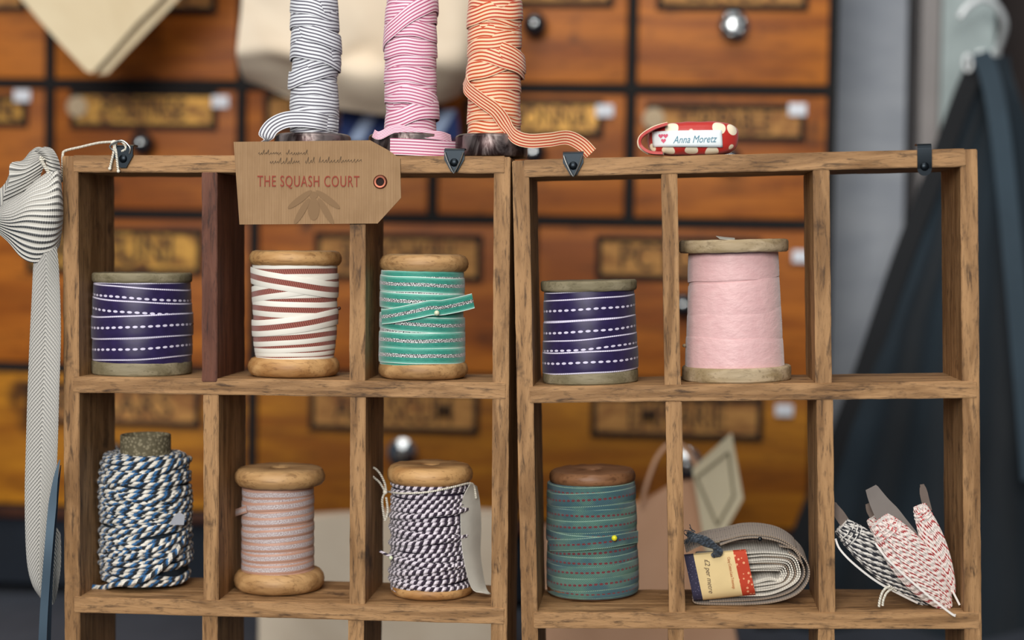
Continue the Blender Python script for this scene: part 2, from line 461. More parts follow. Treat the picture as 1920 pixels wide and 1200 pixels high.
def nar(ci, ri, **k):
    x0, x1 = NC[ci] + g, NC[ci + 1] - (g if ci < 4 else 10)
    z0, z1 = (967, 1382, 1797)[ri] + g, (1382, 1797, 2212)[ri] - g
    xm = (x0 + x1) / 2
    k.setdefault('lab', (xm - 205, xm + 215, z1 - 150, z1 - 60)); k.setdefault('knob', (xm, z0 + 175))
    return drawer(x0, x1, z0, z1, k.pop('mat', M['cab']), k.pop('word', ''), **k)
words = [['OSTRICH', 'POSTIVSE', 'RUBENS', 'DEMONNA', 'STRIPABLE'], ['LINEN', 'CREWEL', 'SATIN', 'BRAID', 'TASSELS']]
# lower row of the narrow drawers
nar(0, 0, word='COTTON', lab=px_rect(-200, 42, 186, 226), sticker=pxz(43, 180), lm=brassm)
nar(1, 0, word='POSTIVSE', lab=px_rect(142, 397, 180, 232), knob=kp(264, 268), sticker=pxz(414, 191), faded=True, lm=brassm)
nar(2, 0, word='NIVETTA', lab=px_rect(505, 755, 186, 236), knob=kp(640, 275))
nar(3, 0, word='DEMONNA', lab=px_rect(880, 1120, 196, 246), knob=kp(1000, 285), sticker=pxz(1134, 208), lm=brassm)
nar(4, 0, word='STRIPABLE', lab=px_rect(1222, 1500, 204, 254), knob=kp(1368, 300), sticker=pxz(1495, 206), faded=True)
# middle row, only its lower half in the picture
for ci in range(5):
    kk = {1: kp(272, 20), 3: kp(1002, 45), 4: kp(1376, 46)}.get(ci)
    k = dict(word=['', 'SATIN', 'BRAID', 'TAPES', 'LINEN'][ci])
    if kk: k['knob'] = kk
    if ci == 4: k['lab'] = px_rect(1242, 1505, -46, 8)
    if ci == 3: k['lab'] = px_rect(880, 1140, -52, 2)
    nar(ci, 1, kstyle='petal' if ci == 4 else 'glass', **k)
for ci in range(5): nar(ci, 2, word='')
WC = cols_w
def wide(ci, ri, **k):
    xs = [XL + 4] + WC
    x0, x1 = xs[ci] + g, xs[ci + 1] - g
    z0, z1 = ((0, 463)[ri] + g, (463, 967)[ri] - g)
    xm = (x0 + x1) / 2
    k.setdefault('lab', (xm - 250, xm + 250, z1 - 160, z1 - 50)); k.setdefault('knob', (xm, z0 + 200))
    return drawer(x0, x1, z0, z1, k.pop('mat', M['cab_amber']), k.pop('word', ''), **k)
wide(0, 1, word='THREAD'); wide(0, 0, word='HOOKS')
wide(1, 1, word='RUTUNI', lab=px_rect(60, 370, 436, 503), knob=kp(215, 570), lm=brassm, mat=M['cab'])
wide(2, 1, word='BUNCHKINI', lab=px_rect(600, 894, 448, 516), knob=kp(745, 585), mat=M['cab'])
wide(3, 1, word='PCTONS', lab=px_rect(1128, 1415, 454, 516), knob=kp(1281, 572), sticker=pxz(1502, 481), mat=M['cab'])
wide(1, 0, word='ROLARS', lab=px_rect(60, 366, 730, 788), knob=kp(210, 850))
wide(2, 0, word='ALFUSCUM', lab=px_rect(590, 888, 738, 800), knob=kp(752, 850), kstyle='chrome')
wide(3, 0, word='EMP·ARIE', lab=px_rect(1118, 1420, 752, 812), knob=kp(1287, 868), sticker=pxz(1470, 769), kstyle='chrome')

# ================================================================== THE TWO TRAYS
POSTX = {'L': (-1150, -875, -589, -315), 'R': (-276, 2, 281, 548)}
TOP, SH1, SH2, SH3, TH, PW, DEP = 174, -251, -680, -1109, 31, 31, 212
def tray(fr, key, label):
    X = POSTX[key]; x0, x1 = X[0], X[3] + PW
    base = Vector(((x0 + x1) / 2, 0, SH3 - TH))
    t = root('divided_wooden_tray', fr, base, label, 'wooden tray')
    sd = 0 if key == 'L' else 50
    def part(nm, a, b, y0, y1, c, d, mat, seed, **k):
        bm = board(a - base.x, b - base.x, y0, y1, c - base.z, d - base.z, seed=seed + sd)
        return obj(nm, bm, mat, t, **k)
    part('side_board', x0, x0 + PW, 0, DEP, SH3 - TH, TOP, M['crate_z'], 1)
    part('side_board', x1 - PW, x1, 0, DEP, SH3 - TH, TOP, M['crate_z'], 2)
    part('top_board', x0 + 22, x1 - (22 if key == 'R' else 10), -2, DEP - 2, TOP - TH, TOP + 1.5, M['crate_x'], 3)
    part('bottom_board', x0 + 20, x1 - 20, -2, DEP - 2, SH3 - TH + 1, SH3, M['crate_x'], 6)
    for i, z in enumerate((SH1, SH2)):
        part('shelf', x0 + (20 if key == 'L' else 24), x1 - 5, -2.5, DEP - 3, z - TH, z, M['crate_x'], 4 + i)
    lv = [(SH1, TOP - TH), (SH2, SH1 - TH), (SH3, SH2 - TH)]
    for r, (za, zb) in enumerate(lv):
        for c, x in enumerate(X[1:3]):
            dx = (0, 1.5, -1)[r]; red = key == 'L' and r == 0 and c == 0
            nt = 7 if r == 0 else 3
            part('divider', x + dx, x + dx + PW - 1, -4 if red else -.5, DEP - 6, za - (nt if r < 2 else 0), zb + .5, M['crate_red'] if red else M['crate_z'],
                 10 + r * 3 + c, **({'label': 'dark red-brown divider'} if red else {}))
    return t, base
trayL, baseL = tray(LF, 'L', 'divided wooden tray on the left, under the kraft tag and three tall spools')
trayR, baseR = tray(RF, 'R', 'tilted divided wooden tray on the right, under the red polka dot roll')

# hanging hardware screwed to the top boards
def fitting(trayo, base, fr, px, py, kind):
    p = fr.loc(px, py, -3) - base
    x, z = p.x, p.z
    bm = bmesh.new()
    if kind == 'clip':            # strap bent over the edge, with a screw
        pts = [(x, -5, z - 20), (x, -6, z - 8), (x, -6, z + 12), (x, -4, z + 22), (x, 6, z + 25), (x, 24, z + 25)]
        strip(bm, smooth(pts, 4), (1, 0, 0), 26, 3)
        bmesh.ops.create_cone(bm, segments=24, radius1=13, radius2=13, depth=3, cap_ends=True, matrix=Matrix.Translation((x, -5, z - 20)) @ Matrix.Rotation(PI / 2, 4, 'X'))
    else:
        vs = [(-19, 20), (19, 20), (19, 4), (6, -19), (-6, -19), (-19, 4)]
        f0 = [bm.verts.new((x + a, -7, z + b)) for a, b in vs]; f1 = [bm.verts.new((x + a, -2, z + b)) for a, b in vs]
        bm.faces.new(f0); bm.faces.new(f1)
        for i in range(6): bm.faces.new((f0[i], f0[(i + 1) % 6], f1[(i + 1) % 6], f1[i]))
        strip(bm, [(x, -5, z + 17), (x, -3, z + 22), (x, 4, z + 24), (x, 26, z + 24)], (1, 0, 0), 38, 3)
    h = obj('hanger_plate', bm, M['black_metal'], trayo)
    bm = bmesh.new(); sphere(bm, (x, -7, z - (16 if kind == 'clip' else 2)), 8, 16, 8, 1, .45, 1); obj('screw', bm, M['black_metal'], h)
    if kind == 'ring':
        bm = bmesh.new(); tube(bm, smooth([(x - 17, -10, z + 17), (x - 12, -12, z + 2), (x - 2, -13, z - 19), (x + 2, -13, z - 19), (x + 12, -12, z + 2), (x + 17, -10, z + 17)], 4), 1.8, 8)
        obj('wire_ring', bm, M['wire'], h)
    if kind == 'open':
        bm = bmesh.new(); tube(bm, smooth([(x - 14, -8, z + 10), (x - 25, -9, z + 22), (x - 2, -10, z + 33), (x + 14, -9, z + 20), (x + 12, -8, z + 8)], 4), 1.8, 8)
        obj('wire_ring', bm, M['wire'], h)
fitting(trayL, baseL, LF, 232, 296, 'open')
fitting(trayL, baseL, LF, 852, 303, 'ring')
fitting(trayR, baseR, RF, 1075, 309, 'ring')
fitting(trayR, baseR, RF, 1733, 296, 'clip')

# ================================================================== RIBBON AND THREAD MATERIALS
def purple_ribbon():
    b = NB('purple_stitched_ribbon', .32, sheen=.15, spec=.35); u, v = b.uv(); a = absv(b, v)
    edge = b.step(a, .865, .9)
    ln = b.m_('MULTIPLY', b.m_('ABSOLUTE', b.m_('SUBTRACT', frac(b, b.m_('DIVIDE', u, 14.5)), .5)), 2.0)
    el = b.m_('ADD', b.m_('POWER', b.m_('DIVIDE', ln, .68), 2.0), b.m_('POWER', b.m_('DIVIDE', a, .105), 2.0))
    dash = b.m_('LESS_THAN', el, 1.0)
    n = b.noise(b.comb(b.m_('DIVIDE', u, 30), b.m_('MULTIPLY', v, 2)), 2, 3)
    c = b.mix(n, '#1a1231', '#302354')
    c = b.mix(b.m_('MAXIMUM', edge, dash), c, '#d6d0e4')
    b.bump(b.m_('MAXIMUM', edge, dash), .5, .0003)
    tw = b.m_('SINE', b.m_('MULTIPLY', u, 2 * PI / 4.5)); b.bump(b.m_('MULTIPLY', tw, edge), .5, .0002)
    weave(b, u, v, 2.4, 16, .25); return b.done(c)
def striped(name, c1, c2, n=5.0, duty=.42, rough=.55, c3=None):
    b = NB(name, rough, sheen=.2, spec=.3); u, v = b.uv()
    f = frac(b, b.m_('MULTIPLY', v, n)); t = b.m_('ABSOLUTE', b.m_('SUBTRACT', f, .5))
    s = b.step(t, duty / 2 - .05, duty / 2 + .05)
    c = b.mix(s, c2, c1)
    if c3:
        nn = b.noise(b.coord(), 60, 2); c = b.mix(b.m_('MULTIPLY', b.step(nn, .4, .62), .55), c, b.mix(s, c3, c1))
    b.bump(b.m_('SINE', b.m_('MULTIPLY', u, 2 * PI / 2.6)), .25, .00015); b.bump(s, .4, .0002)
    return b.done(c)
def rose_ribbon():
    b = NB('white_rose_ribbon', .6, sheen=.2); u, v = b.uv(); a = absv(b, v)
    s = b.step(a, .3, .36); tw = b.m_('SINE', b.m_('MULTIPLY', b.m_('ADD', u, b.m_('MULTIPLY', v, 12)), 2 * PI / 4.2))
    ro = b.mix(b.m_('MULTIPLY_ADD', tw, .5, .5), '#a35f50', '#74382e')
    b.bump(b.m_('MULTIPLY', tw, b.m_('SUBTRACT', 1.0, s)), .5, .0003); b.bump(s, .5, .0003)
    return b.done(b.mix(s, ro, '#e6e2d6'))
def turquoise_ribbon():
    b = NB('turquoise_velvet_ribbon', .55, sheen=.5); u, v = b.uv(); a = absv(b, v)
    edge = b.step(a, .88, .93); mid = b.m_('SUBTRACT', 1.0, b.step(a, .19, .25))
    g_ = b.noise(b.comb(b.m_('MULTIPLY', u, .3), b.m_('MULTIPLY', v, 8)), 1.6, 2, .8)
    gl = b.mix(b.step(g_, .48, .57), '#141d22', '#f2f2f0')
    n = b.noise(b.comb(b.m_('DIVIDE', u, 22), b.m_('MULTIPLY', v, 3)), 2, 3)
    c = b.mix(n, '#146b5d', '#34a08b'); c = b.mix(b.m_('MULTIPLY', b.step(a, .6, .85), .6), c, '#6fc0ab')
    c = b.mix(edge, c, '#cfe6dc'); c = b.mix(mid, c, gl)
    b.bump(g_, .5, .0004); b.bump(edge, .4, .0003)
    return b.done(c)
def peach_ribbon():
    b = NB('peach_satin_ribbon', .42, sheen=.1); u, v = b.uv(); a = absv(b, v)
    n = b.noise(b.comb(b.m_('MULTIPLY', u, .22), b.m_('MULTIPLY', v, 6)), 1.6, 4, .7)
    mid = b.m_('SUBTRACT', 1.0, b.step(a, .35, .6)); sil = b.mix(b.step(n, .4, .62), '#9c8583', '#cfcaca')
    c = b.mix(mid, '#b48a76', sil); b.bump(n, .4, .0002); weave(b, u, v, 2.2, 8, .2)
    return b.done(c)
def green_ribbon():
    b = NB('green_twill_ribbon', .75, sheen=.2); u, v = b.uv(); a = absv(b, v)
    tw = b.m_('SINE', b.m_('MULTIPLY', b.m_('ADD', u, b.m_('MULTIPLY', a, 16)), 2 * PI / 4.4))
    n = b.noise(b.coord((.6, .6, 1.6)), 55, 3)
    c = b.mix(b.step(n, .4, .6), '#587f70', '#3a606a'); c = b.mix(b.m_('MULTIPLY', b.m_('MULTIPLY_ADD', tw, .5, .5), .4), c, '#1d4246')
    dd = b.m_('LESS_THAN', b.m_('ADD', b.m_('POWER', b.m_('DIVIDE', b.m_('MULTIPLY', b.m_('ABSOLUTE', b.m_('SUBTRACT', frac(b, b.m_('DIVIDE', u, 10.5)), .5)), 2.0), .7), 2.0), b.m_('POWER', b.m_('DIVIDE', a, .17), 2.0)), 1.0)
    c = b.mix(dd, c, '#6e2a30'); c = b.mix(b.step(a, .85, .95), c, '#86a592')
    b.bump(tw, .6, .0003); b.bump(dd, .4, .0003); return b.done(c)
def pink_ribbon():
    b = NB('blush_velvet_ribbon', .5, sheen=.6); u, v = b.uv(); a = absv(b, v)
    n = b.noise(b.comb(b.m_('DIVIDE', u, 50), b.m_('MULTIPLY', v, 2)), 2.2, 5, .6); n2 = b.noise(b.coord(), 900, 2)
    b.bump(n, .35, .002); b.bump(n2, .15, .0002)
    return b.done(b.mix(n, '#cf9fa0', '#e3bebc'))
def twine(name, cols, pitch, rough=.8):
    """twisted cord: colour spirals round the cord; cols = [(stop, colour)]"""
    b = NB(name, rough, sheen=.2); u, v = b.uv()
    x = b.m_('ADD', b.m_('DIVIDE', u, pitch), v)
    n = b.noise(b.comb(b.m_('MULTIPLY', u, .3), b.m_('MULTIPLY', v, 3)), 1.5, 3)
    f = frac(b, b.m_('ADD', x, b.m_('MULTIPLY', n, .25)))
    r = b.n('ShaderNodeValToRGB'); r.color_ramp.interpolation = 'LINEAR'
    while len(r.color_ramp.elements) < len(cols): r.color_ramp.elements.new(.5)
    for e, (s, cc) in zip(r.color_ramp.elements, cols): e.position = s; e.color = lin(cc)
    b.t.links.new(f, r.inputs[0])
    b.bump(b.m_('SINE', b.m_('MULTIPLY', x, 4 * PI)), .7, .0004); b.bump(n, .4, .0003)
    return b.done(r.outputs[0])
M['purple'] = purple_ribbon(); M['rose'] = rose_ribbon(); M['turq'] = turquoise_ribbon(); M['peach'] = peach_ribbon()
M['green'] = green_ribbon(); M['pink'] = pink_ribbon()
M['st_grey'] = striped('grey_white_stripe_ribbon', '#dfe2e6', '#5d5a66', 5.0, .42)
M['st_pink'] = striped('pink_white_stripe_ribbon', '#ecd0da', '#b4577a', 5.5, .42)
M['st_orange'] = striped('orange_white_stripe_ribbon', '#f0c9a4', '#c04a20', 5.0, .45, c3='#b5332e')
M['tw_blue'] = twine('blue_white_twine', [(0, '#e2ddd2'), (.36, '#cfcabf'), (.42, '#2f6c9c'), (.62, '#22507f'), (.67, '#121c25'), (.95, '#141f28'), (1, '#d6d1c6')], 27)
M['tw_purple'] = twine('purple_white_twine', [(0, '#ddd4dc'), (.42, '#d9cfd8'), (.5, '#2b1a30'), (.93, '#241628'), (1, '#ddd4dc')], 15)
M['tw_red'] = twine('red_white_twine', [(0, '#e9ded6'), (.74, '#e6d8d0'), (.79, '#cc2226'), (.95, '#b81c20'), (1, '#e9ded6')], 24)
M['tw_black'] = twine('black_white_twine', [(0, '#ddd9d2'), (.46, '#d5d1ca'), (.54, '#23252e'), (.93, '#1c1e28'), (1, '#ddd9d2')], 26)
M['string'] = twine('white_string', [(0, '#e8e2d2'), (.5, '#cfc8b6'), (1, '#e8e2d2')], 9)
M['paper'] = plain('cream_paper_tag', '#c9c6bb', .85, var=.12, vs=60)
M['pearl'] = plain('pearl_pin', '#cfd6b8', .25)
M['yellow'] = plain('yellow_pin', '#d7d32a', .3)
M['brownpin'] = plain('dark_brown_pin', '#3a1c14', .25)
M['blackpin'] = plain('black_pin', '#0f1216', .25)

# ================================================================== SPOOLS
class Spool:
    def __init__(s, fr, label, fl, dfront, zbase, name='ribbon_spool', cat='spool', group=None):
        s.fr = fr; xl, xr, yb = fl
        s.r = 0
        for _ in range(6):
            s.dc = dfront + s.r; a = fr.loc(xl, yb, s.dc); b = fr.loc(xr, yb, s.dc); s.r = (b.x - a.x) / 2
        s.xc = (a.x + b.x) / 2; s.zb = zbase
        s.v = Vector((s.xc, s.dc, zbase)); s.root = root(name, fr, s.v, label, cat, group)
    def P(s, px, py, d): return s.fr.loc(px, py, s.dc + d) - s.v
    def rad(s, xl, xr, y): return (s.P(xr, y, 0).x - s.P(xl, y, 0).x) / 2
    def zf(s, py, r): return s.P(s._cx, py, -r).z
    def z(s, px, py): return s.P(px, py, 0).z
def build_spool(fr, label, bot, top, dfront, zbase, wood_m, style, wind, bands, rmat, hole=16, thick=1.6, seed=0, group=None, core=None, shingle=0.0, name='ribbon_spool', cat='ribbon spool', wob=.5, capmat=None):
    """bot=(xL,xR,yTop,yBottom) silhouettes of the lower flange, top likewise; wind=(xL,xR,yTop, xL,xR,yBot)
    bands = (yLeft, yRight, width, layer[, bow])"""
    s = Spool(fr, label, (bot[0], bot[1], bot[3]), dfront, zbase, name, cat, group); s._cx = (bot[0] + bot[1]) / 2
    rb = s.r; rt = s.rad(top[0], top[1], (top[2] + top[3]) / 2)
    xt = s.P((top[0] + top[1]) / 2, top[3], 0).x
    zb1 = s.zf(bot[2], rb); zt0 = s.zf(top[3], rt); zt1 = s.zf(top[2], rt * (.0 if style == 'disc' else .3))
    if style == 'disc': zt1 = s.zf(top[2] + (0 if top[2] < 470 else 3), rt)
    def flange(r, z0, z1):
        h = z1 - z0
        if style == 'disc': return [(r - 3, z0), (r - .5, z0 + 2.5), (r, z0 + h * .3), (r, z0 + h * .75), (r - .8, z1 - 2), (r - 3, z1)]
        return [(r - h * .42, z0), (r - h * .18, z0 + h * .08), (r - h * .03, z0 + h * .28), (r, z0 + h * .5), (r - h * .05, z0 + h * .72), (r - h * .2, z0 + h * .92), (r - h * .45, z1)]
    wl, wr, wy0, wl2, wr2, wy1 = wind
    r_t, r_b = s.rad(wl, wr, wy0), s.rad(wl2, wr2, wy1)
    barrel = min(r_t, r_b) * .72
    fb, ft = flange(rb, 0, zb1), flange(rt, zt0, zt1)
    prof = [(hole, 3), (hole + 2, 0)] + fb + [(barrel, zb1), (barrel, zt0)] + ft + [(hole + 4, zt1), (hole, zt1 - 3), (hole, 3)]
    bm = bmesh.new(); rows = lathe(bm, prof, 72)
    for i, rw in enumerate(rows):
        for v in rw:
            if v.co.z > (zb1 + zt0) / 2: v.co.x += xt
            n = noise.noise(Vector((v.co.x * .05 + seed, v.co.y * .05, v.co.z * .08))); v.co *= 1 + n * .006
    obj('wooden_spool', bm, wood_m, s.root)
    # winding
    bm, uvl = newbm(); rnd = random.Random(seed)
    zA, zB = s.z((wl + wr) / 2, wy0), s.z((wl2 + wr2) / 2, wy1)
    wx = s.P((wl + wr) / 2, wy0, 0).x * .5 + s.P((wl2 + wr2) / 2, wy1, 0).x * .5
    taper = (r_t - r_b) / (zA - zB)
    # inner fill so no gap shows
    wy = [(max(barrel, r_b - 6), zB - 2), (r_b - 3.4, zB), (r_t - 3.4, zA), (max(barrel, r_t - 8), zA + 2)]
    k = 64
    rws = [[bm.verts.new((r * cos(2 * PI * i / k), r * sin(2 * PI * i / k), z)) for i in range(k)] for r, z in wy]
    for a, b_ in zip(rws, rws[1:]):
        for i in range(k):
            f = bm.faces.new((a[i], a[(i + 1) % k], b_[(i + 1) % k], b_[i]))
            for lp in f.loops: lp[uvl].uv = (i * 3.0, .8)
    for j, bd in enumerate(bands):
        yL, yR, w, lay = bd[:4]; bow = bd[4] if len(bd) > 4 else 0
        zl, zr = s.z(wl, yL), s.z(wr, yR); m = (zl + zr) / 2
        r = r_b + (m - zB) * taper - 2.4 + lay * thick
        band(bm, uvl, m, (zr - zl) / 2, w * 1.03, r, 96, bow, rnd.uniform(0, 40), seed * 7 + j, wob, shingle, taper)
    for v in bm.verts: v.co.x += wx
    s.wx = wx; s.rt_, s.rb_ = r_t, r_b; s.zA, s.zB = zA, zB
    s.winding = obj('ribbon_winding', bm, rmat, s.root)
    return s
# --- row 1, left tray
sA = build_spool(LF, 'purple ribbon spool on the left, in the top left cell of the left tray', (177, 357, 681, 701), (177, 357, 510, 531), 6, SH1, M['spool_olive'], 'disc',
    (178, 357, 533, 177, 358, 681), [(548, 548, 40, -.6), (662, 663, 40, 0), (549, 563, 42, 0), (575, 589, 43, 1), (653, 646, 42, 1), (612, 607, 44, 2.2)], M['purple'], seed=3)
pinhead('pin', sA.root, sA.P(360, 607, 4), 3.2, M['brownpin'])
sB = build_spool(LF, 'honey wood spool wound with white ribbon with a rose brown stripe', (467, 636, 674, 708), (469, 639, 470, 500), 10, SH1, M['spool_warm'], 'round',
    (473, 633, 500, 480, 627, 680), [(508, 508, 30, 0), (514, 540, 28, .1), (671, 671, 18, -1.2), (663, 663, 22, -.3), (655, 653, 22, .6), (647, 641, 26, 1.5), (635, 624, 28, 2.4), (594, 597, 30, 1.2), (566, 560, 29, 1), (575, 581, 30, 1.9), (552, 528, 31, 2.4), (515, 543, 31, 3.2), (614, 594, 31, 4.2, -4)], M['rose'], seed=5, thick=1.3, wob=.35)
pinhead('pin', sB.root, sB.P(636, 578, 4), 3.6, M['brownpin'])
sC = build_spool(LF, 'wooden spool wound with turquoise velvet ribbon with a silver glitter line', (710, 877, 680, 711), (712, 878, 477, 512), 10, SH1, M['spool'], 'round',
    (713, 871, 512, 711, 872, 682), [(520, 522, 29, 0), (548, 552, 29, .3), (600, 610, 29, .3), (616, 618, 29, .3), (672, 672, 20, 0), (648, 649, 30, .4), (529, 536, 29, 1.3), (560, 566, 30, 1.3), (599, 610, 29, 1.2), (634, 636, 30, 1.5), (661, 664, 30, 1.6)], M['turq'], seed=8, thick=1.4)
def wrapstrip(s, uvm, pts, w, lay=6, name='ribbon_end', th=1.4, wd=(0, 0, 1)):
    """pts: (px, py, lift) points over the front of the winding; None lift -> absolute depth given as 4th"""
    P = []
    for p in pts:
        if len(p) == 4: q = s.P(p[0], p[1], p[3])
        else:
            r = (s.rb_ + s.rt_) / 2 + p[2]
            d = -r
            for _ in range(5):
                q = s.P(p[0], p[1], d); dx = max(-r, min(r, q.x - s.wx)); d = -math.sqrt(max(0, r * r - dx * dx))
            q = s.P(p[0], p[1], d)
        P.append(q)
    bm, uvl = newbm(); strip(bm, smooth(P, 8), wd, w, th, uvl)
    return obj(name, bm, uvm, s.root)
wrapstrip(sC, M['turq'], [(716, 594, 3), (740, 591, 5), (780, 583, 6), (808, 577, 6), (826, 577, 5), (850, 573, 8), (868, 569, 0, -50), (887, 564, 0, -38)], 29)
pinhead('pin', sC.root, sC.P(819, 587, -86), 5.2, M['pearl'], (2, 12, 2))
# --- row 1, right tray
sD = build_spool(RF, 'purple ribbon spool beside the pink one, in the right tray', (1018, 1197, 697, 720), (1014, 1194, 524, 547), 6, SH1, M['spool_olive'], 'disc',
    (1017, 1192, 550, 1019, 1195, 698), [(565, 556, 34, -.6), (690, 688, 20, 0), (583, 571, 41, .4), (624, 610, 42, 1), (657, 641, 38, 2), (679, 669, 41, 3)], M['purple'], seed=11, thick=1.5)
sE = build_spool(RF, 'tall pale wooden spool wound with wide blush pink velvet ribbon', (1279, 1484, 692, 720), (1273, 1478, 449, 473), 5, SH1, M['spool_pale'], 'disc',
    (1287, 1461, 475, 1291, 1465, 694), [(500, 490, 58, 0), (566, 550, 62, 1.2), (620, 603, 62, 2.4), (661, 664, 60, 4.2, 2)], M['pink'], seed=14, thick=1.8, wob=1.2, shingle=1.2)
pinhead('pin', sE.root, sE.P(1283, 648, -20), 3.6, M['spool_pale'])
bm = bmesh.new(); q = sE.P(1352, 446, -40); strip(bm, smooth([q + Vector((-6, 0, 1)), q + Vector((8, 4, -1)), q + Vector((26, 4, -3))], 3), (0, 1, .2), 22, .8); obj('paper_scrap', bm, M['paper'], sE.root, label='white paper scrap')
# --- row 2, left tray
sG = build_spool(LF, 'short wooden spool wound with narrow pale peach satin ribbon', (441, 607, 1083, 1122), (442, 608, 879, 922), 34, SH2, M['spool'], 'round',
    (453, 587, 912, 455, 590, 1092), [(919, 920, 18, .3), (930, 932, 18, 0), (945, 938, 18, 1), (958, 954, 17, .5), (972, 966, 17, 1), (984, 982, 17, .2), (995, 988, 17, 1.2), (1004, 1002, 16, .5), (1018, 1014, 17, 1), (1028, 1029, 16, .3), (1037, 1034, 17, 1.1), (1048, 1050, 17, .4), (1058, 1055, 17, 1), (1068, 1070, 17, .2), (1077, 1073, 17, 1.2), (1086, 1086, 16, .5)], M['peach'], seed=17, thick=1.3)
# loose end at left of the peach spool
wrapstrip(sG, M['peach'], [(462, 955, 2), (452, 958, 3), (440, 962, 0, 10), (428, 966, 0, 26)], 14)
# green
sI = build_spool(RF, 'dark brown spool wound with green twill ribbon with dark red stitches', (1026, 1196, 1100, 1127), (1030, 1192, 882, 917), 84, SH2, M['spool_brown'], 'round',
    (1024, 1193, 903, 1024, 1199, 1106), [(914, 912, 22, -.2), (1040, 1041, 21, 0), (1028, 1018, 26, .2), (930, 921, 26, .6), (947, 945, 20, 0), (955, 955, 24, .5), (978, 972, 24, 1), (995, 990, 22, .2), (999, 1006, 24, 1.5), (1042, 1040, 24, .8), (1060, 1055, 24, 1.2), (1083, 1076, 25, 1), (1098, 1096, 16, .4)], M['green'], seed=21, thick=1.4)
wrapstrip(sI, M['green'], [(1030, 1022, 3), (1060, 1022, 4), (1100, 1020, 5), (1140, 1016, 5.5), (1170, 1011, 5.5), (1196, 1006, 5)], 23)
pinhead('pin', sI.root, sI.P(1152, 1009, -94), 5.6, M['yellow'], (2, 10, 2))
# purple twine
def cord_rings(bm, uvl, s, rows, r0, rc, seg=120, wob=1.0, seed=0, taper=0, zB=0, wx=0):
    rnd = random.Random(seed)
    for (zl, zr, lay) in rows:
        m, t = (zl + zr) / 2, (zr - zl) / 2; ph = [rnd.uniform(0, 6.28) for _ in range(4)]
        R = r0 + (m - zB) * taper + lay
        pts = [Vector((wx + (R + wob * .5 * sin(3 * a + ph[2])) * cos(a), (R + wob * .5 * sin(2 * a + ph[3])) * sin(a), m + t * cos(a) + wob * sin(2 * a + ph[0]) + .5 * wob * sin(5 * a + ph[1]))) for a in (2 * PI * i / seg for i in range(seg))]
        tube(bm, pts, rc, 8, uvl, rnd.uniform(0, 60), closed=True)
def cord_path(bm, uvl, s, pts, rc, R0=None, seg=8):
    P = []
    for p in pts:
        if len(p) == 4: q = s.P(p[0], p[1], p[3])
        else:
            r = R0 + p[2]; d = -r
            for _ in range(5):
                q = s.P(p[0], p[1], d); dx = max(-r, min(r, q.x - s.wx)); d = -math.sqrt(max(0, r * r - dx * dx))
            q = s.P(p[0], p[1], d)
        P.append(q)
    tube(bm, smooth(P, 8), rc, seg, uvl)
sH = build_spool(LF, 'wooden spool of purple and white twisted twine with a curled paper tag', (733, 887, 1104, 1133), (726, 886, 873, 917), 34, SH2, M['spool_warm'], 'round',
    (729, 880, 905, 735, 886, 1106), [], M['tw_purple'], seed=23, name='twine_spool', cat='twine spool')
bpy.data.objects.remove(sH.winding)
bm, uvl = newbm(); rc = 4.9; n = 24
rb_, rt_ = sH.rb_, sH.rt_; tp = (rt_ - rb_) / (sH.zA - sH.zB)
rws = []; rnd = random.Random(4)
for i in range(n + 1):
    z = sH.zB + 4 + (sH.zA - sH.zB - 6) * i / n; t = rnd.uniform(-3, 3); rws.append((z - t, z + t, rnd.uniform(-1.2, .8) - 5))
cord_rings(bm, uvl, sH, rws, rb_, rc, 100, 1.0, 3, tp, sH.zB, sH.wx)
rws = [(sH.zB + a, sH.zB + b, -1.2) for a, b in ((40, 62), (70, 58), (96, 118), (128, 112), (150, 168), (24, 14))]
cord_rings(bm, uvl, sH, rws, rb_, rc, 100, 1.0, 5, tp, sH.zB, sH.wx)
obj('twine_winding', bm, M['tw_purple'], sH.root)
bm, uvl = newbm(); lathe(bm, [(rb_ - 8, sH.zB), (rb_ - 6, sH.zB + 3), (rt_ - 6, sH.zA - 3), (rt_ - 8, sH.zA)], 48, (sH.wx, 0)); obj('twine_core', bm, plain('dark_purple_core', '#22162a', .9), sH.root)
bm, uvl = newbm(); R0 = (rb_ + rt_) / 2
cord_path(bm, uvl, sH, [(722, 925, 0, -20), (728, 922, 2), (750, 925, 4), (800, 923, 5), (850, 913, 5), (880, 906, 4), (889, 912, 0, -12), (893, 934, 0, -8)], 2.0, R0)
cord_path(bm, uvl, sH, [(722, 922, 0, -22), (712, 905, 0, -26), (699, 893, 0, -30), (694, 884, 0, -30), (700, 877, 0, -30), (711, 886, 0, -27), (721, 905, 0, -24), (724, 922, 0, -22)], 2.2, R0)
cord_path(bm, uvl, sH, [(723, 922, 0, -22), (717, 935, 0, -26), (718, 955, 0, -26), (722, 975, 0, -26), (727, 958, 0, -25), (724, 932, 0, -22)], 2.2, R0)
sphere(bm, sH.P(722, 923, -23), 4.4); obj('string_tie', bm, M['string'], sH.root)
bm = bmesh.new()
rows = [[sH.P(881, 908, -30), sH.P(888, 908, -14), sH.P(894, 912, 6)],
        [sH.P(866, 940, -42), sH.P(884, 940, -18), sH.P(900, 944, 10)],
        [sH.P(864, 990, -48), sH.P(884, 990, -20), sH.P(902, 990, 14)],
        [sH.P(869, 1045, -48), sH.P(886, 1045, -22), sH.P(901, 1040, 12)],
        [sH.P(884, 1102, -46), sH.P(900, 1106, -28), sH.P(910, 1098, -2)],
        [sH.P(905, 1111, -46), sH.P(915, 1114, -36), sH.P(920, 1114, -20)]]
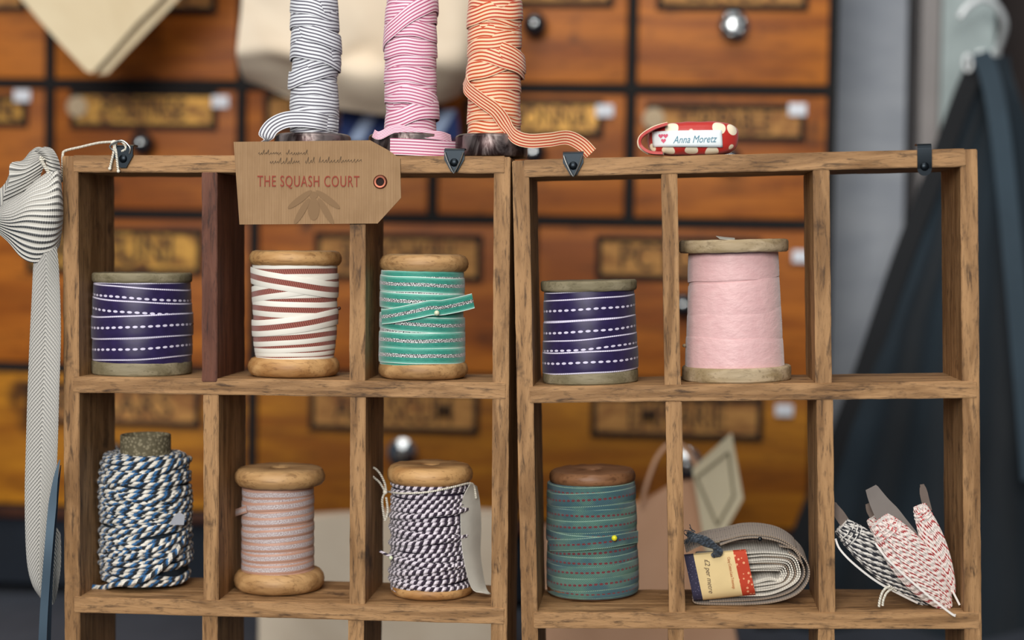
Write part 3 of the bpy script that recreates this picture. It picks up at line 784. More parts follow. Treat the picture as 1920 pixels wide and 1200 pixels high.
loft(bm, rows, 5, None, 1.2); obj('paper_tag', bm, M['paper'], sH.root, label='curled cream paper tag')
bm, uvl = newbm(); cord_path(bm, uvl, sH, [(738, 1042, 2), (728, 1041, 0, -50), (712, 1033, 0, -46)], 2.6, R0); obj('twine_end', bm, M['tw_purple'], sH.root)
pinhead('pin', sH.root, sH.P(733, 1046, -60), 4, M['pearl'])

# blue and white twine on a card tube
sF = Spool(LF, 'fat tube of blue, white and dark twisted twine with a bare card top', (190, 358, 1108), 44, SH2, 'twine_cone', 'twine spool'); sF._cx = 274; sF.wx = 0
z0, z1 = 8, sF.z(274, 850); rF = sF.r
bm = bmesh.new(); rt = sF.rad(230, 321, 815); zt = sF.zf(820, rt)
lathe(bm, [(rt - 5, 4), (rt - 5, 0), (rt, 0), (rt, zt - 2), (rt - 1, zt), (rt - 4, zt), (rt - 5, zt - 2), (rt - 5, 4)], 48)
tb = NB('card_tube', .85); vv = tb.coord((1, 1, 1)); w_ = tb.n('ShaderNodeTexVoronoi'); tb.t.links.new(vv, w_.inputs[0]); w_.inputs['Scale'].default_value = 520
tb.bump(w_.outputs[0], .8, .0006)
obj('card_tube', bm, tb.done(tb.mix(tb.step(w_.outputs[0], .2, .6), '#8a8168', '#5e5742')), sF.root)
bm = bmesh.new(); lathe(bm, [(rt, z0), (rF - 14, z0), (rF - 9, z0 + 8), (rF - 10, z1 - 14), (rF - 18, z1 - 7), (rt, z1 - 4)], 48); obj('twine_core', bm, plain('dark_blue_core', '#16222c', .95), sF.root)
bm, uvl = newbm(); rnd = random.Random(9); rws = []
n = 33
for i in range(n):
    z = z0 + 7 + (z1 - z0 - 16) * i / (n - 1); t = rnd.uniform(-11, 11)
    if z > z1 - 22 or z < 24: t *= .3
    rws.append((z - t, z + t, rnd.uniform(-2, 2) - 8 - (4 if z > z1 - 12 or z < 14 else 0)))
for i in range(26):
    z = 40 + (z1 - 80) * rnd.random(); t = rnd.uniform(-30, 30); rws.append((z - t, z + t, -4 + rnd.uniform(-1.5, 1.5)))
cord_rings(bm, uvl, sF, rws, rF, 4.7, 110, 2.4, 31)
for r_ in (rF - 17, rF - 25, rF - 33, rF - 40): cord_rings(bm, uvl, sF, [(z1 - 3, z1 - 4, 0)], r_, 4.8, 80, 1.5, int(r_))
R0 = rF
cord_path(bm, uvl, sF, [(352, 985, 1), (340, 1020, 3), (318, 1050, 4), (285, 1078, 5), (250, 1092, 5), (215, 1096, 4), (192, 1102, 0, -60), (172, 1100, 0, -66)], 5.2, R0)
obj('twine_winding', bm, M['tw_blue'], sF.root)
bm = bmesh.new(); q = [sF.P(318, 984, -86), sF.P(345, 984, -78), sF.P(347, 966, -78), sF.P(336, 960, -82), sF.P(326, 968, -86)]
f0 = [bm.verts.new(v) for v in q]; f1 = [bm.verts.new(v + Vector((0, -1.2, 0))) for v in q]; bm.faces.new(f0); bm.faces.new(f1)
for i in range(5): bm.faces.new((f0[i], f0[(i + 1) % 5], f1[(i + 1) % 5], f1[i]))
obj('paper_scrap', bm, plain('grey_paper', '#9da0a8', .8), sF.root, label='grey paper scrap')

# ================================================================== TALL STRIPED RIBBON SPOOLS ON TOP
base_m = NB('tarnished_tin', .3, .75); nn = base_m.noise(base_m.coord((1, 1, .5)), 70, 4, .6, 1)
basem = base_m.done(base_m.mix(base_m.step(nn, .38, .62), '#2a1c1c', '#8b7f7c'), base_m.m_('MULTIPLY_ADD', nn, .4, .15))
def tall_spool(label, bx, dfront, wl, wr, bands, mat, seed, ytop=-190, group=None, wob=1.2):
    s = Spool(LF, label, (bx[0], bx[1], 290), dfront, TOP + 2.3, 'ribbon_spool', 'ribbon spool', group); s._cx = (bx[0] + bx[1]) / 2
    zt = s.z(s._cx, bx[2]); r = s.r
    zT = s.z(s._cx, ytop)
    bm = bmesh.new()
    lathe(bm, [(.01, 0), (r - 4, 0), (r - 1, 2), (r, 6), (r, zt - 7), (r - 2, zt - 3), (r - 6, zt - 1), (r - 10, zt), (24, zt), (22, zt + 2), (22, zT), (r - 8, zT), (r, zT + 5), (r, zT + 28), (r - 5, zT + 34), (.01, zT + 34)], 72)
    obj('spool_core', bm, basem, s.root, label='dark tarnished metal spool with a wide base')
    bm, uvl = newbm(); rnd = random.Random(seed); s.wx = 0
    wr0 = s.rad(wl, wr, 200); cx_ = s.P((wl + wr) / 2, 200, 0).x; s.wx = cx_
    s.rt_ = s.rb_ = wr0
    k = 48; rws = [[bm.verts.new((cx_ + rr * cos(2 * PI * i / k), rr * sin(2 * PI * i / k), z)) for i in range(k)] for rr, z in ((24, zt + 1), (wr0 - 7, zt + 2), (wr0 - 7, zT - 2), (24, zT - 1))]
    for a, b_ in zip(rws, rws[1:]):
        for i in range(k):
            f = bm.faces.new((a[i], a[(i + 1) % k], b_[(i + 1) % k], b_[i]))
            for lp in f.loops: lp[uvl].uv = (i * 3., .35)
    zz = zt + 16
    # base layer of nearly level wraps
    y = s
    while zz < zT - 18:
        t = rnd.uniform(-8, 8)
        nv = len(bm.verts)
        band(bm, uvl, zz, t, 33, wr0 - 4.4 + rnd.uniform(-1, 1), 80, rnd.uniform(-4, 4), rnd.uniform(0, 40), rnd.randint(0, 999), wob, 1.0)
        bm.verts.ensure_lookup_table()
        for v in bm.verts[nv:]: v.co.x += cx_
        zz += rnd.uniform(13, 22)
    for bd in bands:
        yL, yR, w, lay = bd[:4]; bow = bd[4] if len(bd) > 4 else 0; ex = bd[5] if len(bd) > 5 else 0
        zl, zr = s.z(wl, yL), s.z(wr, yR); nv = len(bm.verts)
        band(bm, uvl, (zl + zr) / 2, (zr - zl) / 2, w, wr0 - 2 + lay, 96, bow, rnd.uniform(0, 40), rnd.randint(0, 999), wob, 1.2)
        bm.verts.ensure_lookup_table()
        for v in bm.verts[nv:]: v.co.x += cx_ + ex
    obj('ribbon_winding', bm, mat, s.root)
    return s
sK = tall_spool('tall spool of grey and white striped ribbon, leftmost on the left tray', (516, 657, 252), 30, 545, 634,
    [(232, 230, 33, 1, 4), (212, 205, 33, 2, 6), (188, 190, 33, 2), (165, 172, 33, 1), (152, 124, 34, 3, -6, -3), (98, 118, 36, 4, 10, 2), (128, 104, 34, 2, 0, 4), (72, 68, 33, 1), (40, 44, 33, 2, 3), (58, 84, 34, 3, 4, 5), (18, 14, 33, 1), (8, 30, 33, 2)], M['st_grey'], 2)
wrapstrip(sK, M['st_grey'], [(634, 236, 3), (600, 227, 6), (565, 223, 8), (535, 225, 0, -50), (512, 236, 0, -52), (500, 252, 0, -54), (498, 268, 0, -56)], 31)
sP = tall_spool('tall spool of pink and white striped ribbon with a loop round its base', (692, 842, 252), 20, 721, 818,
    [(240, 236, 34, 1, 3), (236, 206, 36, 4, 3, 3), (180, 196, 34, 3, 8, 2), (165, 160, 34, 1), (140, 146, 34, 2), (118, 112, 34, 1), (96, 92, 34, 2), (78, 6, 38, 4, 6), (52, 64, 34, 2), (30, 30, 34, 1)], M['st_pink'], 5, wob=1.6)
bm, uvl = newbm()
nP = []
for i in range(60):
    a = -PI * 1.18 + i / 59 * PI * 1.22
    nP.append(Vector((10 + (sP.r + 9) * cos(a), (sP.r + 4) * sin(a) + 2, 17 + 2 * sin(2 * a))))
strip(bm, nP, (0, 0, 1), 31, 1.4, uvl); obj('ribbon_loop', bm, M['st_pink'], sP.root)
bm, uvl = newbm(); P = [sP.P(700, 250, -78), sP.P(712, 254, -74), sP.P(740, 242, -68), sP.P(770, 246, -66), sP.P(800, 252, -60), sP.P(828, 255, -40), sP.P(846, 262, -10)]
strip(bm, smooth(P, 6), (0, .6, .8), 20, 1.4, uvl); obj('ribbon_end', bm, M['st_pink'], sP.root)
sO = tall_spool('tall spool of orange and white striped ribbon with a long loose tail', (854, 989, 253), 20, 877, 976,
    [(238, 238, 34, 1), (216, 220, 33, 2, 4), (196, 206, 34, 2), (176, 178, 34, 1), (158, 156, 34, 2), (142, 108, 36, 4, -4, -2), (112, 132, 36, 5, 14, 3), (90, 74, 34, 3), (78, 122, 34, 3, 8, 8), (64, 60, 34, 2), (36, 20, 36, 4, 0, 0), (44, 44, 34, 1), (6, 8, 34, 2), (22, 40, 34, 2)], M['st_orange'], 9, wob=1.8)
wrapstrip(sO, M['st_orange'], [(872, 148, 6), (876, 166, 8), (900, 186, 10), (930, 208, 11), (950, 236, 12), (966, 256, 0, -72), (992, 264, 0, -74), (1030, 262, 0, -70), (1064, 258, 0, -60), (1090, 270, 0, -52), (1108, 288, 0, -50)], 27, wd=(.25, -.3, 1))

# ================================================================== KRAFT TAG
tv = LF.loc(590, 421, -4)
tagr = root('kraft_tag', LF, tv, 'ribbed kraft card tag leaning on the left tray front', 'tag')
kb = NB('ribbed_kraft_card', .85); vv = kb.coord((1, 1, .06)); n1 = kb.noise(vv, 900, 3, .6); n2 = kb.noise(kb.coord(), 60, 4)
sx = kb.n('ShaderNodeSeparateXYZ'); kb.t.links.new(kb.coord(), sx.inputs[0])
rib = kb.m_('SINE', kb.m_('MULTIPLY', sx.outputs[0], 2 * PI / .0014)); kb.bump(rib, .35, .0002); kb.bump(n1, .2, .0002)
kc = kb.mix(n1, '#a58562', '#8a6b4a'); kc = kb.mix(kb.m_('MULTIPLY', kb.step(n2, .4, .7), .25), kc, '#7a5c3c')
kc = kb.mix(kb.m_('MULTIPLY', kb.m_('MULTIPLY_ADD', rib, .5, .5), .18), kc, '#6f5438')
kraft = kb.done(kc)
poly = [(438, 266), (694, 263), (727, 281), (750, 297), (752, 371), (708, 419), (449, 421)]
q = [LF.loc(x, y, -6) - tv for x, y in poly]
bm = bmesh.new(); hole = LF.loc(713, 341, -6) - tv
f0 = [bm.verts.new(v) for v in q]; f1 = [bm.verts.new(v + Vector((0, 2.4, 0))) for v in q]
bm.faces.new(f0); bm.faces.new(f1)
for i in range(len(q)): bm.faces.new((f0[i], f0[(i + 1) % len(q)], f1[(i + 1) % len(q)], f1[i]))
obj('card', bm, kraft, tagr, False)
bm = bmesh.new()
for i in range(1):
    n_ = 32; rr = [(7, -1.5), (8, -3), (11, -3.2), (13, -1.5), (13.5, 0)]
    rws = [[bm.verts.new((hole.x + r * cos(2 * PI * j / n_), hole.y + d, hole.z + r * sin(2 * PI * j / n_))) for j in range(n_)] for r, d in rr]
    for a, b_ in zip(rws, rws[1:]):
        for j in range(n_): bm.faces.new((a[j], a[(j + 1) % n_], b_[(j + 1) % n_], b_[j]))
obj('eyelet', bm, plain('copper_eyelet', '#7a4a3a', .4, .9), tagr)
bm = bmesh.new(); sphere(bm, (hole.x, hole.y - .3, hole.z), 8, 20, 6, 1, .06, 1); obj('eyelet_hole', bm, plain('dark_hole', '#241713', .9), tagr)
redink = plain('red_brown_ink', '#8a3a2a', .8)
tp_ = LF.loc(578, 341, -7.2) - tv
text('THE SQUASH COURT', 30, redink, tagr, (tp_.x, tp_.y, tp_.z), xs=.62, ext=.2, off=.004, spacing=1.12, rot=0)
pen = plain('grey_pen_ink', '#5e4e3e', .8)
def scribble(words, y, amp, seed, slope=0):
    """joined-up pen strokes that stay unreadable, word by word"""
    rnd = random.Random(seed); bm = bmesh.new()
    for x0, x1 in words:
        pts = [(x0, y)]; x = x0
        while x < x1:
            up = rnd.choice((.5, .6, .7, 1.7, .5)) * amp; w_ = rnd.uniform(3.2, 6.5)
            yy = y + slope * (x - words[0][0])
            pts += [(x + w_ * .45, yy - up), (x + w_ * .35, yy - up * .2), (x + w_ * .7, yy + rnd.uniform(0, .5) * amp)]
            x += w_
        P = smooth([LF.loc(a, b_, -7.3) - tv for a, b_ in pts], 4); tube(bm, P, .3, 4)
    return bm
bm = scribble(((484, 528), (536, 574)), 288, 4.5, 1); obj('handwriting', bm, pen, tagr)
bm = scribble(((506, 560), (572, 590), (598, 676)), 305, 5.5, 2, -.02); obj('handwriting', bm, pen, tagr)
# faint bee print in the lower middle of the card
bee = plain('faded_print_ink', '#806446', .85)
def flat_ellipse(bm, cx_, cy_, a, b_, rot, d=-7.2, n=28):
    vs = []
    for i in range(n):
        t = 2 * PI * i / n; x = a * cos(t); y = b_ * sin(t)
        vs.append(bm.verts.new(LF.loc(cx_ + x * cos(rot) - y * sin(rot), cy_ + x * sin(rot) + y * cos(rot), d) - tv))
    bm.faces.new(vs)
bm = bmesh.new(); flat_ellipse(bm, 588, 366, 8, 7, 0, -6.7); flat_ellipse(bm, 588, 392, 11, 21, 0, -6.8)
for k, (a, b_, ro) in enumerate(((562, 374, 2.5), (615, 374, .64), (566, 396, 2.1), (611, 396, 1.05))): flat_ellipse(bm, a, b_, 28, 6, ro, -6.9 - .1 * k)
obj('bee_print', bm, bee, tagr, False)

# ================================================================== RED POLKA DOT ROLL
rv = RF.loc(1292, 291, 40); rv.z = TOP + 3
rr_ = root('fabric_roll', RF, rv, 'red polka dot fabric roll with a white name label', 'fabric roll')
rz = 31.5
def sup(a, b_, sx, sy, sz, e1=.55, e2=.7):
    f = lambda v, e: math.copysign(abs(v) ** e, v)
    return Vector((sx * f(cos(a), e1) * f(cos(b_), e2), sy * f(cos(a), e1) * f(sin(b_), e2), sz * f(sin(a), e1)))
rb = NB('red_polka_dot_cotton', .45, sheen=.2); vo = rb.n('ShaderNodeTexVoronoi'); vo.inputs['Scale'].default_value = 82; vo.inputs['Randomness'].default_value = .35
rb.t.links.new(rb.coord(), vo.inputs[0]); rb.bump(rb.noise(rb.coord(), 200, 3), .3, .0005)
dotm = rb.done(rb.mix(rb.step(vo.outputs[0], .31, .335), '#ecdfc2', '#b3261d'))
bm = bmesh.new(); NA, NBB = 22, 56; rws = []
for i in range(NA + 1):
    a = -PI / 2 + PI * i / NA; row = []
    for j in range(NBB):
        p = sup(a, 2 * PI * j / NBB, 84, 42, rz); p += noise.noise_vector(p * .04) * 2.2; p.z = max(p.z, -rz + .6)
        row.append(bm.verts.new(p + Vector((8, 0, rz))))
    rws.append(row)
for a, b_ in zip(rws, rws[1:]):
    for j in range(NBB): bm.faces.new((a[j], a[(j + 1) % NBB], b_[(j + 1) % NBB], b_[j]))
bmesh.ops.remove_doubles(bm, verts=bm.verts, dist=.05)
obj('rolled_cotton', bm, dotm, rr_)
bm, uvl = newbm(); P = [(-40, -36, rz + 26), (-66, -36, rz + 18), (-88, -34, rz + 4), (-90, -32, rz - 12), (-74, -34, rz - 25), (-48, -36, rz - 28)]
strip(bm, smooth(P, 6), (0, 1, 0), 40, 5, uvl); obj('folded_end', bm, dotm, rr_)
bm, uvl = newbm(); P = [(-40, -38.5, rz + 29), (-68, -38.5, rz + 21), (-91.5, -36.5, rz + 5), (-93.5, -34.5, rz - 14), (-76, -36.5, rz - 28)]
tube(bm, smooth(P, 6), 1.6, 6); obj('piping', bm, plain('cream_piping', '#e6d6b8', .7), rr_)
def onroll(x, z):                 # a point on the front of the roll
    X, Z = x - 8, z - rz
    q = abs(Z / rz) ** (2 / .55); c1 = max(0, 1 - q) ** (.55 / 2)
    t = min(.999, abs(X / (84 * max(c1, .01)))); sy = (1 - t ** (2 / .7)) ** (.7 / 2)
    return -42 * c1 * sy - 3.2
def lab_pt(px, py):
    p = RF.loc(px, py, 0) - rv; return Vector((p.x, 0, p.z))
bm = bmesh.new(); g_ = []
TL, TR, BL, BR = lab_pt(1222, 246), lab_pt(1353, 244), lab_pt(1224, 275), lab_pt(1355, 276)
for i in range(7):
    row = []
    for j in range(25):
        a, b_ = i / 6, j / 24; p = (TL * (1 - b_) + TR * b_) * (1 - a) + (BL * (1 - b_) + BR * b_) * a; p.y = onroll(p.x, p.z); row.append(bm.verts.new(p))
    g_.append(row)
for a, b_ in zip(g_, g_[1:]):
    for j in range(24): bm.faces.new((a[j], a[j + 1], b_[j + 1], b_[j]))
lb = obj('name_label', bm, plain('white_woven_label', '#e4ebec', .7), rr_)
md = lb.modifiers.new('thickness', 'SOLIDIFY'); md.thickness = .0003; md.offset = 0
fitf = lambda v: Vector((v.x, onroll(v.x, v.z) - 1.0 + (v.y), v.z))
c_ = lab_pt(1302, 262); text('Anna Moretz', 19, plain('blue_thread', '#4a7f95', .7), rr_, (c_.x, 0, c_.z), xs=.78, shear=.35, ext=.15, off=-.008, fit=fitf)
bm = bmesh.new()
for hx, hy in ((1239, 255), (1248, 255), (1244, 264)):
    p = lab_pt(hx, hy); vs = []
    for i in range(22):
        t = 2 * PI * i / 22; x = 4.6 * sin(t) ** 3; z = (13 * cos(t) - 5 * cos(2 * t) - 2 * cos(3 * t) - cos(4 * t)) * .3
        vs.append(bm.verts.new((p.x + x, onroll(p.x + x, p.z + z) - 1, p.z + z)))
    bm.faces.new(vs)
obj('heart_motif', bm, plain('pink_thread', '#d9607a', .7), rr_, False)

# ================================================================== HERRINGBONE TAPE, STRING AND BLADE AT THE LEFT
hb = NB('herringbone_cotton_tape', .85, sheen=.2); u, v = hb.uv(); a = absv(hb, v)
w_ = hb.m_('SINE', hb.m_('MULTIPLY', hb.m_('SUBTRACT', u, hb.m_('MULTIPLY', a, 42)), 2 * PI / 8.2))
tw = hb.m_('SINE', hb.m_('MULTIPLY', v, 2 * PI * 19)); hb.bump(w_, .9, .0009); hb.bump(tw, .12, .0001)
hbm = hb.done(hb.mix(hb.m_('MULTIPLY', hb.m_('MULTIPLY_ADD', w_, -.5, .5), .42), '#e2dfd6', '#989387'))
rbm_ = NB('ribbed_cotton_tape', .85, sheen=.2); u, v = rbm_.uv()
w_ = rbm_.m_('SINE', rbm_.m_('MULTIPLY', u, 2 * PI / 7.6)); t2 = rbm_.m_('SINE', rbm_.m_('ADD', rbm_.m_('MULTIPLY', v, 2 * PI * 26), rbm_.m_('MULTIPLY', u, .8))); rbm_.bump(w_, 1, .0011); rbm_.bump(t2, .2, .0002)
ribm = rbm_.done(rbm_.mix(rbm_.m_('MULTIPLY', rbm_.m_('MULTIPLY_ADD', w_, -.5, .5), .5), '#e2dfd6', '#8d887b'))
rv_ = NB('ribbed_wrap_tape', .85, sheen=.2); u, v = rv_.uv()
w_ = rv_.m_('SINE', rv_.m_('MULTIPLY', v, 2 * PI * 17)); t2 = rv_.m_('SINE', rv_.m_('ADD', rv_.m_('MULTIPLY', u, 2 * PI / 4.4), rv_.m_('MULTIPLY', v, 12))); rv_.bump(w_, .9, .0010); rv_.bump(t2, .3, .0003)
ribv = rv_.done(rv_.mix(rv_.m_('MULTIPLY', rv_.m_('MULTIPLY_ADD', w_, -.5, .5), .42), '#e2dfd6', '#918c7f'))
hv = LF.loc(80, 1130, -25)
tape = root('herringbone_tape', LF, hv, 'knotted cream herringbone cotton tape hanging beside the left tray', 'cotton tape')
H = lambda x, y, d=-25: LF.loc(x, y, d) - hv
def sheet(name, rows, mat, parent, k=5, th=2.4, wav=0, label=None, seed=0, wf=.02):
    bm, uvl = newbm(); loft(bm, rows, k, uvl, th, wav, seed, wf); return obj(name, bm, mat, parent, label=label)
sheet('hanging_end', [[H(66, 470, -24), H(86, 474, -38), H(106, 462, -26)], [H(63, 500, -24), H(87, 504, -36), H(110, 500, -26)], [H(60, 560, -26), H(87, 560, -31), H(113, 558, -27)],
    [H(56, 640, -26), H(85, 640, -29), H(114, 640, -26)], [H(52, 740, -25), H(82, 740, -29), H(111, 740, -27)], [H(49, 840, -25), H(78, 840, -28), H(108, 842, -22)], [H(47, 920, -24), H(76, 920, -28), H(104, 920, -18)],
    [H(48, 1000, -24), H(74, 1000, -27), H(98, 1000, -16)], [H(52, 1060, -22), H(73, 1060, -26), H(92, 1060, -14)], [H(62, 1098, -18), H(76, 1102, -22), H(90, 1102, -10)], [H(78, 1122, -8), H(84, 1126, -10), H(92, 1124, 0)]], hbm, tape, 6)
sheet('folded_tip', [[H(80, 1096, -4), H(82, 1114, -2), H(86, 1130, 2)], [H(92, 1084, 0), H(98, 1108, -6), H(102, 1130, 0)], [H(93, 1040, -4), H(104, 1058, -10), H(112, 1080, -6)], [H(100, 1004, -2), H(107, 1020, -8), H(114, 1036, -4)], [H(106, 990, 0), H(109, 994, -4), H(113, 1000, -2)]], ribm, tape, 5)
# knot: an outer wrap swinging round a pleated roll
sheet('knot_wrap', [[H(-14, 428, -20), H(-6, 410, -36), H(2, 386, -30)], [H(14, 452, -26), H(20, 410, -58), H(30, 368, -34)], [H(40, 482, -30), H(52, 400, -74), H(62, 342, -40)],
    [H(64, 492, -30), H(86, 400, -74), H(90, 322, -42)], [H(92, 484, -26), H(108, 400, -56), H(106, 300, -34)], [H(110, 462, -14), H(117, 400, -26), H(112, 318, -18)], [H(112, 450, 4), H(117, 398, 4), H(112, 326, 4)]][::1], ribv, tape, 6)
sheet('knot_roll', [[H(6, 390, -10), H(40, 372, -34), H(70, 352, -30)], [H(8, 366, -20), H(42, 350, -46), H(76, 328, -36)], [H(18, 340, -26), H(48, 330, -50), H(84, 308, -38)], [H(20, 308, -26), H(50, 312, -48), H(90, 290, -34)], [H(42, 302, -18), H(60, 296, -38), H(100, 286, -28)], [H(56, 286, -12), H(74, 276, -22), H(104, 290, -18)]], ribm, tape, 5)
sheet('knot_loop', [[H(92, 352, -30), H(104, 350, -34), H(113, 352, -24)], [H(86, 300, -44), H(98, 306, -48), H(112, 310, -30)], [H(70, 284, -34), H(80, 280, -40), H(100, 282, -30)], [H(58, 290, -14), H(66, 284, -20), H(84, 276, -14)]], ribm, tape, 5)
sheet('knot_tail', [[H(-20, 372, -6), H(-14, 400, -10), H(-14, 440, -8)], [H(10, 344, -10), H(10, 380, -16), H(12, 425, -12)], [H(22, 312, -10), H(28, 350, -14), H(34, 400, -10)]], ribm, tape, 5)
# hanging string over the corner of the tray
bm, uvl = newbm()
pts = [H(82, 300, -44), H(76, 296, -50), H(84, 312, -46), H(92, 324, -42)]; tube(bm, smooth(pts, 6), 3.4, 8, uvl)
pts = [H(107, 300, -26), H(116, 340, 8), H(117, 310, 8), H(117.5, 292, 20), H(122, 283, 30), H(150, 276, 24), H(185, 268, 14), H(212, 266, 4)]
tube(bm, smooth(pts, 8), 2.4, 8, uvl)
sphere(bm, H(214, 268, 0), 6.2, 14, 10, 1.1, .9, .9)
tube(bm, smooth([H(214, 270, -2), H(213, 285, -8), H(209, 303, -8), H(206, 317, -8)], 6), 2.3, 8, uvl)
tube(bm, smooth([H(215, 270, -2), H(218, 286, -8), H(220, 305, -8), H(222, 322, -8)], 6), 2.3, 8, uvl)
sphere(bm, H(206, 316, -8), 3.2); sphere(bm, H(222, 321, -8), 3.2)
tube(bm, smooth([H(218, 265, 0), H(230, 267, -2), H(236, 278, -6), H(228, 284, -6)], 6), 2.2, 8, uvl)
obj('hanging_string', bm, M['string'], tape)
# narrow steel blade leaning beside the tray
bv = LF.loc(70, 1560, -60)
bl = root('steel_blade', LF, LF.loc(70, 1560, -60), 'narrow blue-grey steel blade standing in front of the cotton tape', 'steel blade')
q = lambda x, y, d: LF.loc(x, y, d) - bv
bm = bmesh.new(); P = [q(112, 862, -38), q(104, 900, -40), q(97, 960, -42), q(90, 1040, -46), q(84, 1120, -48), q(79, 1220, -52), q(74, 1390, -56), q(70, 1520, -60)]
strip(bm, smooth(P, 5), (1, .25, 0), [1.5 + 13.5 * min(1, i / 9) + (0 if i < 9 else 0) for i in range(36)], 2.2)
obj('blade', bm, M['blade'], bl)
bm = bmesh.new(); P = [q(114, 872, -31), q(108, 920, -33), q(101, 1000, -35), q(95, 1100, -40), q(91, 1220, -46), q(84, 1390, -52), q(78, 1520, -57)]
strip(bm, smooth(P, 5), (1, .5, 0), [1.2 + 6 * min(1, i / 8) for i in range(31)], 1.8)
obj('back_blade', bm, plain('dark_steel', '#3b444d', .35, 1), bl)
bm = bmesh.new(); zb = BENCH - (LF.s * bv.x + LF.c * bv.z); box(bm, -16, 26, -14, 14, zb + 1, zb + 70, 5); obj('handle', bm, M['black_metal'], bl)

# ================================================================== FOLDED TRIM BUNDLE
fv = RF.loc(1400, 1140, 90); fv.z = SH2
fb = root('folded_trim_bundle', RF, fv, 'folded bundle of taupe and white cotton trim in a striped paper band', 'trim bundle')
def tapem(name, c1, c2):
    b = NB(name, .85, sheen=.2); u, v = b.uv(); a = absv(b, v)
    tw = b.m_('SINE', b.m_('MULTIPLY', u, 2 * PI / 4.5)); ed = b.step(a, .8, .84)
    hole_ = b.m_('MULTIPLY', b.m_('LESS_THAN', frac(b, b.m_('DIVIDE', u, 9)), .4), b.m_('LESS_THAN', b.m_('ABSOLUTE', b.m_('SUBTRACT', a, .55)), .05))
    n = b.noise(b.coord(), 300, 3)
    c = b.mix(b.m_('MULTIPLY', b.m_('MULTIPLY_ADD', tw, .5, .5), .35), c1, c2); c = b.mix(b.m_('MULTIPLY', hole_, .8), c, c2)
    b.bump(tw, .7, .0005); b.bump(n, .3, .0004); return b.done(c)
taupe = tapem('taupe_cotton_trim', '#9c8a78', '#5c4d40'); cream = tapem('cream_cotton_trim', '#e3ddd0', '#a89f8e')
FP = lambda x, y, d: RF.loc(x, y, d) - fv
D0, D1 = 58, 150                                   # near and far edge of the tape width
def trim_loop(name, pts, mat, lift=0, dy=0):
    """pts: (px, py) along the near edge; the tape runs back in depth"""
    bm, uvl = newbm(); P = smooth([FP(x, y, D0 + dy) for x, y in pts], 6)
    N = len(P); wdv = Vector((0, 1, .10)).normalized()
    Q = [p + wdv * 43 for p in P]; strip(bm, Q, tuple(wdv), 86, 2.6, uvl); return obj(name, bm, mat, fb)
trim_loop('taupe_trim', [(1300, 1124), (1306, 1131), (1340, 1133), (1400, 1133), (1450, 1129), (1490, 1116), (1512, 1094), (1517, 1070), (1508, 1048), (1488, 1030), (1462, 1024)], taupe)
trim_loop('taupe_trim', [(1285, 1036), (1320, 1020), (1360, 1012), (1395, 1004), (1430, 1004), (1465, 1012), (1492, 1030), (1502, 1050)], taupe, dy=2)
trim_loop('taupe_trim', [(1330, 1128), (1400, 1126), (1450, 1120), (1484, 1108), (1504, 1088), (1508, 1070), (1500, 1052), (1480, 1036)], taupe, dy=4)
nl = 9
for i in range(nl):
    t = i / (nl - 1); top_ = 1034 + 34 * t; bot_ = 1112 - 22 * t; rx = 1499 - 34 * t; cyy = (top_ + bot_) / 2
    h = (bot_ - top_) / 2; sl = 3 * sin(i * 2.3)
    pts = [(1340, bot_ + 6), (1395, bot_ + 5), (1440, bot_ + 3 - 8 * t + sl), (rx - h * .6, bot_ - h * .25), (rx - 3, cyy + h * .35), (rx, cyy - h * .15), (rx - h * .35, top_ + h * .22), (1440, top_ + 2 + sl * .5), (1395, top_ + 4 + sl), (1340, top_ + 8)]
    trim_loop('cream_trim', pts, taupe if i in (2, 5) else cream, dy=3 + (i % 3) * 3)
# the top tape is a broad taupe surface
bm, uvl = newbm()
loft(bm, [[FP(1350, 1022, 54), FP(1350, 1010, 110), FP(1352, 1004, 150)], [FP(1380, 1012, 54), FP(1380, 1002, 110), FP(1382, 997, 150)], [FP(1416, 1008, 54), FP(1414, 998, 110), FP(1414, 992, 150)], [FP(1456, 1014, 56), FP(1452, 1002, 110), FP(1446, 995, 150)], [FP(1490, 1032, 58), FP(1486, 1018, 110), FP(1480, 1008, 150)], [FP(1504, 1056, 60), FP(1502, 1044, 110), FP(1498, 1034, 150)]], 5, uvl, 2.6)
obj('top_trim', bm, taupe, fb)
bm = bmesh.new(); box(bm, FP(1305, 1100, D0).x, FP(1385, 1100, D0).x, D0 + 12 - 90, D1 - 20 - 90, FP(1350, 1118, D0).z, FP(1350, 1045, D0).z, 6); obj('inner_layers', bm, cream, fb)
# paper band: three printed stripes in one wrap
lab_c = NB('printed_paper_band', .8); u, v = lab_c.uv()
def pband(name, px0, px1, mat, lift):
    """slice of the paper band between fractions px0..px1 across its front"""
    TL, TR, BR, BL = (1283, 1043), (1399, 1033), (1416, 1111), (1300, 1123)
    def L2(a, b_): return (TL[0] * (1 - a) * (1 - b_) + TR[0] * a * (1 - b_) + BR[0] * a * b_ + BL[0] * (1 - a) * b_, TL[1] * (1 - a) * (1 - b_) + TR[1] * a * (1 - b_) + BR[1] * a * b_ + BL[1] * (1 - a) * b_)
    bm, uvl = newbm(); rows = []
    for i in range(4):
        a = px0 + (px1 - px0) * i / 3; t0, t1 = L2(a, 0), L2(a, 1); m = L2(a, .5)
        rows.append([FP(t0[0], t0[1] - 2, 140), FP(t0[0], t0[1] - 1, 90), FP(t0[0], t0[1], 52), FP(m[0], m[1], 46), FP(t1[0], t1[1], 50), FP(t1[0], t1[1] + 2, 90), FP(t1[0], t1[1] + 2, 140)])
    loft(bm, rows, 4, uvl, 1.2); return obj(name, bm, mat, fb)
